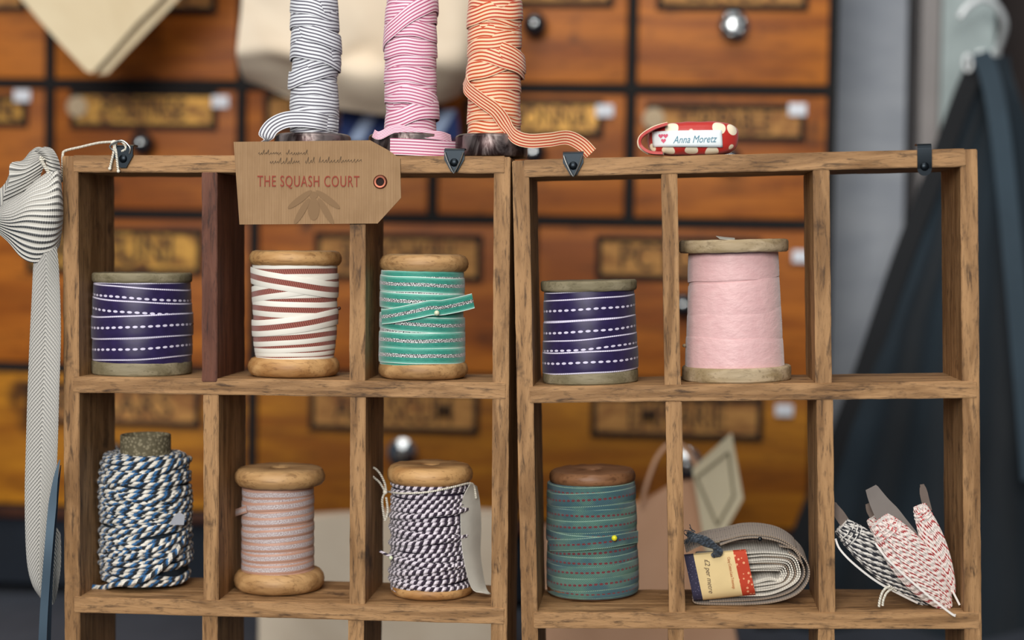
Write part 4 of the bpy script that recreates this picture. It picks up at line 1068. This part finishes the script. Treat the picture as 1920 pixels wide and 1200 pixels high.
vb = NB('navy_spotted_print', .8); w_ = vb.n('ShaderNodeTexVoronoi'); w_.inputs['Scale'].default_value = 700; vb.t.links.new(vb.coord(), w_.inputs[0])
vbm = vb.done(vb.mix(vb.step(w_.outputs[0], .2, .3), '#565168', '#2d2a40'))
vr = NB('red_spotted_print', .8); w_ = vr.n('ShaderNodeTexVoronoi'); w_.inputs['Scale'].default_value = 420; vr.t.links.new(vr.coord(), w_.inputs[0])
vrm = vr.done(vr.mix(vr.step(w_.outputs[0], .26, .32), '#dc9a72', '#b23a20'))
pband('navy_paper_edge', 0, .15, vbm, 0)
pb = pband('paper_band', .15, .79, plain('cream_paper_band', '#d9c08c', .85, var=.08), 0)
pband('red_paper_edge', .79, 1, vrm, 0)
p = FP(1329, 1080, 44); text('£2 per metre', 13.5, pen, fb, p, rot=-PI / 2 + .12, shear=.3, ext=.1, xs=.9, off=-.012, name='handwriting')
p = FP(1371, 1074, 43.5); text('Cluny Cotton Lace Trimmings', 7.6, plain('orange_print_ink', '#b5632f', .8), fb, p, rot=-PI / 2 + .16, ext=.1, off=-.006, name='printed_lettering', xs=.66)
# dark string knot and pin
bm, uvl = newbm(); rnd = random.Random(3)
for k in range(3):
    tube(bm, smooth([FP(1290 + k * 3, 1002 + k * 5, 50 - 5 * k), FP(1306 + k * 2, 1006 + 4 * k, 44 - 4 * k), FP(1322, 1010 + 5 * k, 38), FP(1336 + k * 3, 1020 + 3 * k, 38 + k), FP(1343 + k * 4, 1034, 40), FP(1337 + k * 5, 1042 - k, 46)], 6), 5.2, 8, uvl)
for k in range(34):
    a = rnd.uniform(-1.2, 1.3); L_ = rnd.uniform(8, 17); x, y = 1296 + rnd.uniform(-7, 8), 1003 + rnd.uniform(-8, 10); dx, dy_ = -cos(a) * L_ * rnd.choice((1, 1, .3)), -sin(a) * L_
    tube(bm, smooth([FP(x, y, 46), FP(x + dx * .6, y + dy_ * .5 - 1, 42), FP(max(1283, x + dx), y + dy_, 44)], 3), .9, 4, uvl)
obj('dark_string_knot', bm, twine('dark_grey_string', [(0, '#39434e'), (.5, '#1b222a'), (1, '#39434e')], 12), fb)
p = FP(1425, 1011, 44); bm = bmesh.new(); sphere(bm, p, 4.6); tube(bm, [p, p + Vector((-34, 18, -3))], .8, 6); obj('pin', bm, M['blackpin'], fb)

# ================================================================== THREAD WOUND ON SHAPED CARDS
tailm = plain('grey_brown_card', '#6f625a', .85, var=.15, vs=80); tailm2 = plain('grey_card', '#77706b', .85, var=.1, vs=60); rimm = plain('white_card', '#ddd8d2', .75)
def thread_card(label, a, b_, d0, d1, half, mat, tail, seed, cord=2.6, nside=9, rim=None, tailm=tailm, cap=1.0, tw=16, group=None, tdepth=0):
    """a, b_: pixel ends of the wound part (top, bottom); half width in px; thread runs lengthwise"""
    A, B = RF.loc(a[0], a[1], d0), RF.loc(b_[0], b_[1], d1); v0 = Vector((B.x, B.y, B.z))
    r_ = root('thread_card', RF, v0, label, 'thread card', group)
    A = A - v0; B = Vector((0, 0, 0)); ax = (B - A); Ln = ax.length; axn = ax.normalized()
    wv = Vector((0, -1, 0)).cross(axn).normalized(); nv = axn.cross(wv).normalized()
    if nv.y > 0: nv = -nv
    def prof(t): return max(0.0, sin(PI * min(1, .10 + .88 * t))) ** .62
    bm = bmesh.new(); rows = []
    for i in range(17):
        t = i / 16; c0 = A + ax * t; w_ = half * prof(t) * .9; hh = half * .42 * prof(t) * .82
        rows.append([bm.verts.new(c0 + wv * w_ * cos(2 * PI * k / 20) + nv * hh * sin(2 * PI * k / 20)) for k in range(20)])
    for p, q_ in zip(rows, rows[1:]):
        for k in range(20): bm.faces.new((p[k], p[(k + 1) % 20], q_[(k + 1) % 20], q_[k]))
    bm.faces.new(rows[0]); bm.faces.new(rows[-1]); obj('card', bm, rimm, r_)
    bm, uvl = newbm(); rnd = random.Random(seed)
    for side in (1, -1):
        for i in range(nside * 2 + 1):
            s_ = -1 + i / nside; s_ = max(-1, min(1, s_ + rnd.uniform(-.04, .04))); cross = rnd.uniform(-.22, .22)
            pts = []
            for j in range(15):
                t = j / 14; q_ = s_ + cross * (t - .5); q_ = max(-1, min(1, q_)); pr = prof(t)
                pts.append(A + ax * t + wv * half * pr * q_ + nv * side * (half * .42 * pr * math.sqrt(max(0, 1 - q_ * q_ * .96)) + rnd.uniform(-.3, .3)))
            tube(bm, pts, cord, 6, uvl, rnd.uniform(0, 30))
    # wraps at the shoulder
    for k in range(3):
        t = .05 + k * .035; c0 = A + ax * t; pr = prof(t)
        tube(bm, [c0 + wv * (half * pr * 1.02 + 1) * cos(x) + nv * (half * .45 * pr + 1.5) * sin(x) + axn * 4 * sin(x) for x in (2 * PI * m / 28 for m in range(28))], cord * .8, 6, uvl, closed=True)
    obj('thread', bm, mat, r_)
    if tail:
        P = [RF.loc(x, y, d) - v0 for x, y, d in tail[0]]
        bm = bmesh.new(); P = smooth(P, 5); n = len(P)
        ws = [tail[1] + (tail[2] - tail[1]) * min(1, i / (n * .35)) for i in range(n)]
        strip(bm, P, tuple(wv), ws, 1.8)
        for vtx in bm.verts:
            if (vtx.co - P[0]).length < tail[2] * .4: vtx.co += noise.noise_vector(vtx.co * .15) * 2.5
        obj('card_tail', bm, tail[3] if len(tail) > 3 else tailm, r_, label='bare card tail')
    if rim:
        P = smooth([RF.loc(x, y, d) - v0 for x, y, d in rim], 6); bm = bmesh.new(); strip(bm, P, tuple(nv), 5, 3.6); obj('card_edge', bm, rimm, r_, label='white card edge')
    return r_, v0
kk, vv = thread_card('black and white thread wound on a card, lying lowest in its tray cell', (1578, 986), (1752, 1136), 30, 70, 30, M['tw_black'],
    ([(1560, 944, 30), (1572, 962, 32), (1590, 988, 34), (1612, 1012, 38)], 12, 20), 41, rim=[(1566, 1010, 16), (1575, 1030, 12), (1602, 1058, 8), (1650, 1094, 14), (1720, 1130, 40)])
bm, uvl = newbm(); K = lambda x, y, d: RF.loc(x, y, d) - vv
tube(bm, smooth([K(1680, 1108, 20), K(1668, 1100, 12), K(1656, 1108, 8), K(1650, 1124, 6), K(1648, 1138, 4)], 6), 2.4, 8, uvl, rfun=None)
tube(bm, smooth([K(1672, 1104, 16), K(1662, 1112, 8), K(1656, 1126, 4), K(1655, 1136, 2)], 6), 2.2, 8, uvl); obj('thread_end', bm, M['string'], kk)
thread_card('small red and white thread card mostly hidden between the larger two', (1634, 972), (1720, 1090), 90, 130, 17, M['tw_red'], ([(1628, 944, 92), (1636, 960, 94), (1648, 980, 96)], 12, 20), 43, nside=6)
thread_card('largest card of red and white thread with a wide grey tail', (1650, 976), (1778, 1140), 8, 36, 37, M['tw_red'],
    ([(1633, 914, 70), (1652, 948, 66), (1680, 986, 62), (1712, 1026, 58), (1738, 1062, 56)], 22, 46, tailm2), 44, nside=11, cord=2.5, rim=[(1641, 1018, 10), (1662, 1046, 4), (1700, 1082, 0), (1745, 1120, -8), (1783, 1150, -14), (1792, 1154, -16)])
thread_card('slim red and white thread card leaning against the right side board', (1724, 948), (1786, 1112), 26, 40, 20, M['tw_red'], ([(1729, 908, 52), (1733, 930, 50), (1740, 958, 48)], 8, 15), 46, nside=7, cord=2.4,
    rim=[(1786, 1108, 34), (1792, 1120, 34), (1799, 1134, 34)])

# ================================================================== PAPER BAGS, POUCH, APRON
def paper(name, c, c2, sc_=7, bmp=.5):
    b = NB(name, .8); n = b.noise(b.coord(), sc_, 5, .55, .4); b.bump(n, bmp, .006); return b.done(b.mix(b.step(n, .35, .65), c, c2))
ivory = paper('ivory_paper', '#e0cfac', '#d3bf9a'); ivory2 = paper('ivory_paper_bag', '#ecdcc4', '#dfcbb0'); kraftp = paper('kraft_bag_paper', '#dcae8c', '#cf9f7c')
def solid(corners_f, corners_b, cuts=5, wav=8, seed=0, wf=.006):
    """closed body between a front and a back outline (same point count)"""
    bm = bmesh.new(); a = [bm.verts.new(p) for p in corners_f]; b_ = [bm.verts.new(p) for p in corners_b]; n = len(a)
    bm.faces.new(a); bm.faces.new(b_[::-1])
    for i in range(n): bm.faces.new((a[i], a[(i + 1) % n], b_[(i + 1) % n], b_[i]))
    bmesh.ops.triangulate(bm, faces=bm.faces)
    bmesh.ops.subdivide_edges(bm, edges=bm.edges, cuts=cuts, use_grid_fill=True)
    for v in bm.verts: v.co += noise.noise_vector(v.co * wf + Vector((seed, 0, 0))) * wav
    return bm
def wroot(name, px, py, D, label, cat, base=False):
    v = at(px, py, D); v = Vector((v.x, D - F, BENCH if base else v.z)); return root(name, WF, v, label, cat), v
def A(v0, px, py, D):
    p = at(px, py, D); return Vector((p.x, D - F, p.z)) - v0
# hanging folded bag, upper left: its lower corner points down
r_, v0 = wroot('folded_paper_bag', 180, 140, 4760, 'folded cream paper bag hanging corner-down before the upper left drawers', 'paper bag')
D_ = 4720
f = [A(v0, x, y, D_) for x, y in ((-60, -110), (160, 134), (172, 138), (318, -20), (410, -120), (250, -300), (120, -300))]
k = [A(v0, x, y, D_ + 30) for x, y in ((-60, -110), (160, 134), (172, 138), (318, -20), (410, -120), (250, -300), (120, -300))]
obj('front_sheet', solid(f, k, 4, 7, 1), ivory, r_)
f = [A(v0, x, y, D_ + 35) for x, y in ((176, 112), (182, 140), (202, 138), (345, -14), (420, -90), (395, -110))]
k = [A(v0, x, y, D_ + 80) for x, y in ((176, 112), (182, 140), (202, 138), (345, -14), (420, -90), (395, -110))]
obj('side_gusset', solid(f, k, 3, 5, 2), ivory, r_)
bm = bmesh.new(); tube(bm, smooth([A(v0, 190, -260, D_ + 20), A(v0, 200, -420, D_ + 10), A(v0, 240, -420, D_ + 10), A(v0, 250, -260, D_ + 20)], 6), 7, 8); obj('handle', bm, M['kraft_edge'], r_)
# big crumpled bag, top centre
r_, v0 = wroot('crumpled_paper_bag', 660, 215, 4700, 'large crumpled cream paper bag hanging behind the tall ribbon spools', 'paper bag')
D_ = 4560
bm, uvl = newbm()
R_ = lambda y, xs, ds: [A(v0, x, y_, D_ + d) for x, y_, d in zip(xs, y if isinstance(y, (list, tuple)) else [y] * len(xs), ds)]
rows = [R_([-260] * 7, [462, 530, 610, 690, 770, 850, 905], [60, 0, 10, 0, 14, 0, 60]),
        R_([-120] * 7, [458, 530, 610, 690, 770, 850, 903], [60, 0, 18, 0, 6, 8, 60]),
        R_([0] * 7, [454, 530, 608, 690, 775, 850, 898], [60, 6, 0, 24, 0, 10, 60]),
        R_([60, 64, 70, 60, 62, 70, 70], [446, 526, 606, 690, 770, 846, 890], [58, 0, 12, 40, 8, 0, 60]),
        R_([94, 100, 110, 104, 108, 120, 118], [441, 520, 604, 680, 760, 840, 884], [54, 0, 0, 60, 0, 0, 60]),
        R_([112, 122, 138, 150, 150, 146, 140], [444, 520, 604, 680, 760, 836, 878], [90, 60, 50, 30, 50, 70, 90]),
        R_([150, 172, 196, 212, 212, 196, 172], [462, 530, 604, 680, 750, 815, 865], [190, 180, 170, 160, 170, 190, 200])]
loft(bm, rows, 5, uvl, 5, 12, 3, .008); obj('bag_body', bm, ivory2, r_)
bm, uvl = newbm()
rows = [R_([-260] * 4, [462, 600, 760, 905], [66, 200, 200, 66]), R_([0] * 4, [456, 600, 760, 898], [66, 220, 220, 66]), R_([150, 200, 210, 172], [462, 600, 760, 865], [196, 215, 215, 206])]
loft(bm, rows, 5, uvl, 4, 6, 5, .01); obj('bag_back', bm, ivory2, r_)
# navy striped pouch below it
r_, v0 = wroot('striped_pouch', 740, 262, 4900, 'blurred navy pouch with pale diagonal stripes below the big paper bag', 'pouch')
nb_ = NB('navy_white_stripe_cotton', .8); sx = nb_.n('ShaderNodeSeparateXYZ'); nb_.t.links.new(nb_.coord(), sx.inputs[0])
st = nb_.m_('ABSOLUTE', nb_.m_('SUBTRACT', frac(nb_, nb_.m_('DIVIDE', nb_.m_('SUBTRACT', sx.outputs[0], nb_.m_('MULTIPLY', sx.outputs[2], .6)), .034)), .5))
npm = nb_.done(nb_.mix(nb_.step(st, .28, .34), '#1d3163', '#9fb2d0'))
f = [A(v0, x, y, 4880) for x, y in ((636, 205), (690, 200), (760, 204), (858, 206), (862, 262), (760, 270), (634, 266))]
k = [A(v0, x, y, 5120) for x, y in ((640, 210), (690, 208), (760, 210), (850, 212), (852, 258), (760, 264), (640, 260))]
obj('pouch_body', solid(f, k, 4, 7, 6, .012), npm, r_)
# cream bag standing on the bench, lower middle
r_, v0 = wroot('standing_paper_bag', 700, 1200, 4500, 'plain cream paper bag standing behind the left tray', 'paper bag', True)
f = [A(v0, x, y, 4420) for x, y in ((478, 978), (600, 974), (760, 968), (938, 966))] + [Vector((A(v0, 950, 1100, 4420).x, 4420 - 4500, 2)), Vector((A(v0, 486, 1100, 4420).x, 4420 - 4500, 2))]
k = [A(v0, x, y, 4640) for x, y in ((484, 962), (600, 958), (760, 954), (932, 952))] + [Vector((A(v0, 950, 1100, 4640).x, 4640 - 4500, 2)), Vector((A(v0, 486, 1100, 4640).x, 4640 - 4500, 2))]
bm = solid(f, k, 5, 10, 8, .005)
for v in bm.verts: v.co.z = max(v.co.z, 1)
obj('bag_body', bm, ivory2, r_)
# kraft bag with handle, right tray
r_, v0 = wroot('kraft_gift_bag', 1230, 1200, 4420, 'kraft paper gift bag with a looped handle behind the right tray', 'paper bag', True)
def bz(px, D): q_ = A(v0, px, 1100, D); return Vector((q_.x, D - 4420, 2))
f = [A(v0, x, y, 4360) for x, y in ((1022, 990), (1120, 975), (1205, 942), (1262, 908), (1300, 900), (1335, 955), (1362, 1080))] + [bz(1395, 4360), bz(1016, 4360)]
k = [A(v0, x, y, 4520) for x, y in ((1022, 985), (1120, 968), (1205, 938), (1262, 904), (1300, 898), (1335, 950), (1360, 1076))] + [bz(1392, 4520), bz(1020, 4520)]
bm = solid(f, k, 4, 6, 9, .006)
for v in bm.verts: v.co.z = max(v.co.z, 1)
obj('bag_body', bm, kraftp, r_)
bm = bmesh.new(); P = smooth([A(v0, 1204, 946, 4365), A(v0, 1216, 900, 4350), A(v0, 1236, 852, 4345), A(v0, 1262, 830, 4345), A(v0, 1292, 850, 4345), A(v0, 1314, 892, 4352), A(v0, 1330, 960, 4362)], 6)
strip(bm, P, (.2, 1, 0), 26, 9); obj('handle', bm, kraftp, r_)
bm = bmesh.new(); sphere(bm, A(v0, 1288, 874, 4330), 11); obj('handle_stud', bm, chrome, r_)
# lower pale panel on the bag
f = [A(v0, x, y, 4340) for x, y in ((1180, 1035), (1250, 1028), (1330, 1040), (1420, 1090))] + [bz(1420, 4340), bz(1180, 4340)]
k = [p + Vector((0, 14, 0)) for p in f]
# printed cream card leaning on the bag
r2, v2 = wroot('printed_cream_card', 1330, 1200, 4500, 'pale card with a printed rectangular outline sticking out of the kraft bag', 'card', True)
f = [A(v2, x, y, 4330 + 0) for x, y in ((1298, 880), (1372, 812), (1394, 935), (1352, 1010), (1342, 1088), (1322, 1030))]
k = [p + Vector((0, 12, 0)) for p in f]
bm = bmesh.new(); a_ = [bm.verts.new(p) for p in f]; b_ = [bm.verts.new(p) for p in k]; bm.faces.new(a_); bm.faces.new(b_)
for i in range(len(f)): bm.faces.new((a_[i], a_[(i + 1) % len(f)], b_[(i + 1) % len(f)], b_[i]))
obj('card', bm, plain('pale_printed_card', '#dccfae', .8, var=.08, vs=9), r2, False)
bm = bmesh.new()
for (x0, y0), (x1, y1) in (((1306, 896), (1366, 848)), ((1366, 848), (1376, 930)), ((1376, 930), (1345, 985)), ((1345, 985), (1306, 896))):
    P = [A(v2, x0, y0, 4329), A(v2, x1, y1, 4329)]; strip(bm, P, (P[1] - P[0]).normalized().cross(Vector((0, 1, 0))), 7, 2)
obj('printed_outline', bm, plain('faded_print', '#8c8166', .8), r2, False)

# dark apron hanging from the post hook
r_, v0 = wroot('hook', 1858, 60, 5450, 'curved silver hook on the grey post at the upper right', 'hook')
pts = [A(v0, 1862, 110, 5488), A(v0, 1876, 80, 5440), A(v0, 1884, 44, 5380), A(v0, 1868, 10, 5340), A(v0, 1842, -2, 5320), A(v0, 1815, 12, 5310), A(v0, 1801, 30, 5308)]
bm = bmesh.new(); tube(bm, smooth(pts, 8), 10.5, 12); sphere(bm, pts[-1], 10.5); obj('hook_wire', bm, M['steel'], r_)
bm = bmesh.new(); box(bm, -34, 40, 38, 48, -110, -55, 3); obj('hook_plate', bm, M['steel'], r_)
ap = NB('dark_teal_cotton', .85, sheen=.15); nn = ap.noise(ap.coord((1, 1, .35)), 9, 4); ap.bump(ap.noise(ap.coord(), 60, 3), .3, .002)
apm = ap.done(ap.mix(ap.step(nn, .3, .7), '#0f1b23', '#1d2c36')); blackc = plain('black_webbing', '#0b0f14', .8, var=.2, vs=10)
apl = plain('faded_teal_webbing', '#34444f', .85, var=.2, vs=10)
r_, v0 = wroot('dark_apron', 1860, 110, 5200, 'dark teal cotton apron hanging in folds from the silver hook', 'apron')
def row(y, xs, ds, D=None):
    D = D or (5150 if y < 400 else 5090 if y < 700 else 5030)
    return [A(v0, x, y, D + d) for x, d in zip(xs, ds)]
bm, uvl = newbm()
loft(bm, [row(105, (1826, 1838, 1852, 1866, 1880, 1890), (60, 40, 50, 40, 50, 60)), row(190, (1800, 1822, 1846, 1868, 1892, 1915), (40, 10, 50, 0, 50, 30)), row(330, (1740, 1775, 1810, 1860, 1910, 1955), (40, -10, 60, -30, 50, 10)),
    row(520, (1672, 1720, 1775, 1845, 1920, 1990), (40, -20, 80, -60, 70, -10)), row(760, (1582, 1650, 1730, 1830, 1930, 2030), (40, -30, 100, -90, 80, -30)), row(1000, (1500, 1590, 1695, 1815, 1935, 2060), (30, -40, 110, -100, 90, -40)),
    row(1250, (1410, 1530, 1660, 1800, 1940, 2090), (20, -50, 110, -100, 90, -40), 5020)], 6, uvl, 6, 10, 4, .006)
obj('cloth', bm, apm, r_)
bm, uvl = newbm(); P = [A(v0, 1836, 112, 5130), A(v0, 1806, 180, 5120), A(v0, 1758, 310, 5110), A(v0, 1690, 490, 5070), A(v0, 1608, 730, 5030), A(v0, 1520, 960, 5010), A(v0, 1430, 1190, 4990)]
strip(bm, smooth(P, 6), (1, -.1, .3), 60, 8, uvl); obj('strap', bm, blackc, r_, label='black strap')
bm, uvl = newbm(); P = [A(v0, 1838, 100, 5120), A(v0, 1858, 150, 5050), A(v0, 1876, 250, 5000), A(v0, 1892, 400, 4970), A(v0, 1912, 620, 4920), A(v0, 1935, 900, 4890)]
strip(bm, smooth(P, 6), (1, -.3, 0), 58, 8, uvl); obj('strap', bm, apl, r_, label='faded teal strap')
bm = bmesh.new(); tube(bm, [A(v0, 1815 + 7 * cos(t), 118 + 15 * sin(t), 5110) for t in (2 * PI * i / 24 for i in range(24))], 5, 8, closed=True); obj('ring', bm, M['steel'], r_)
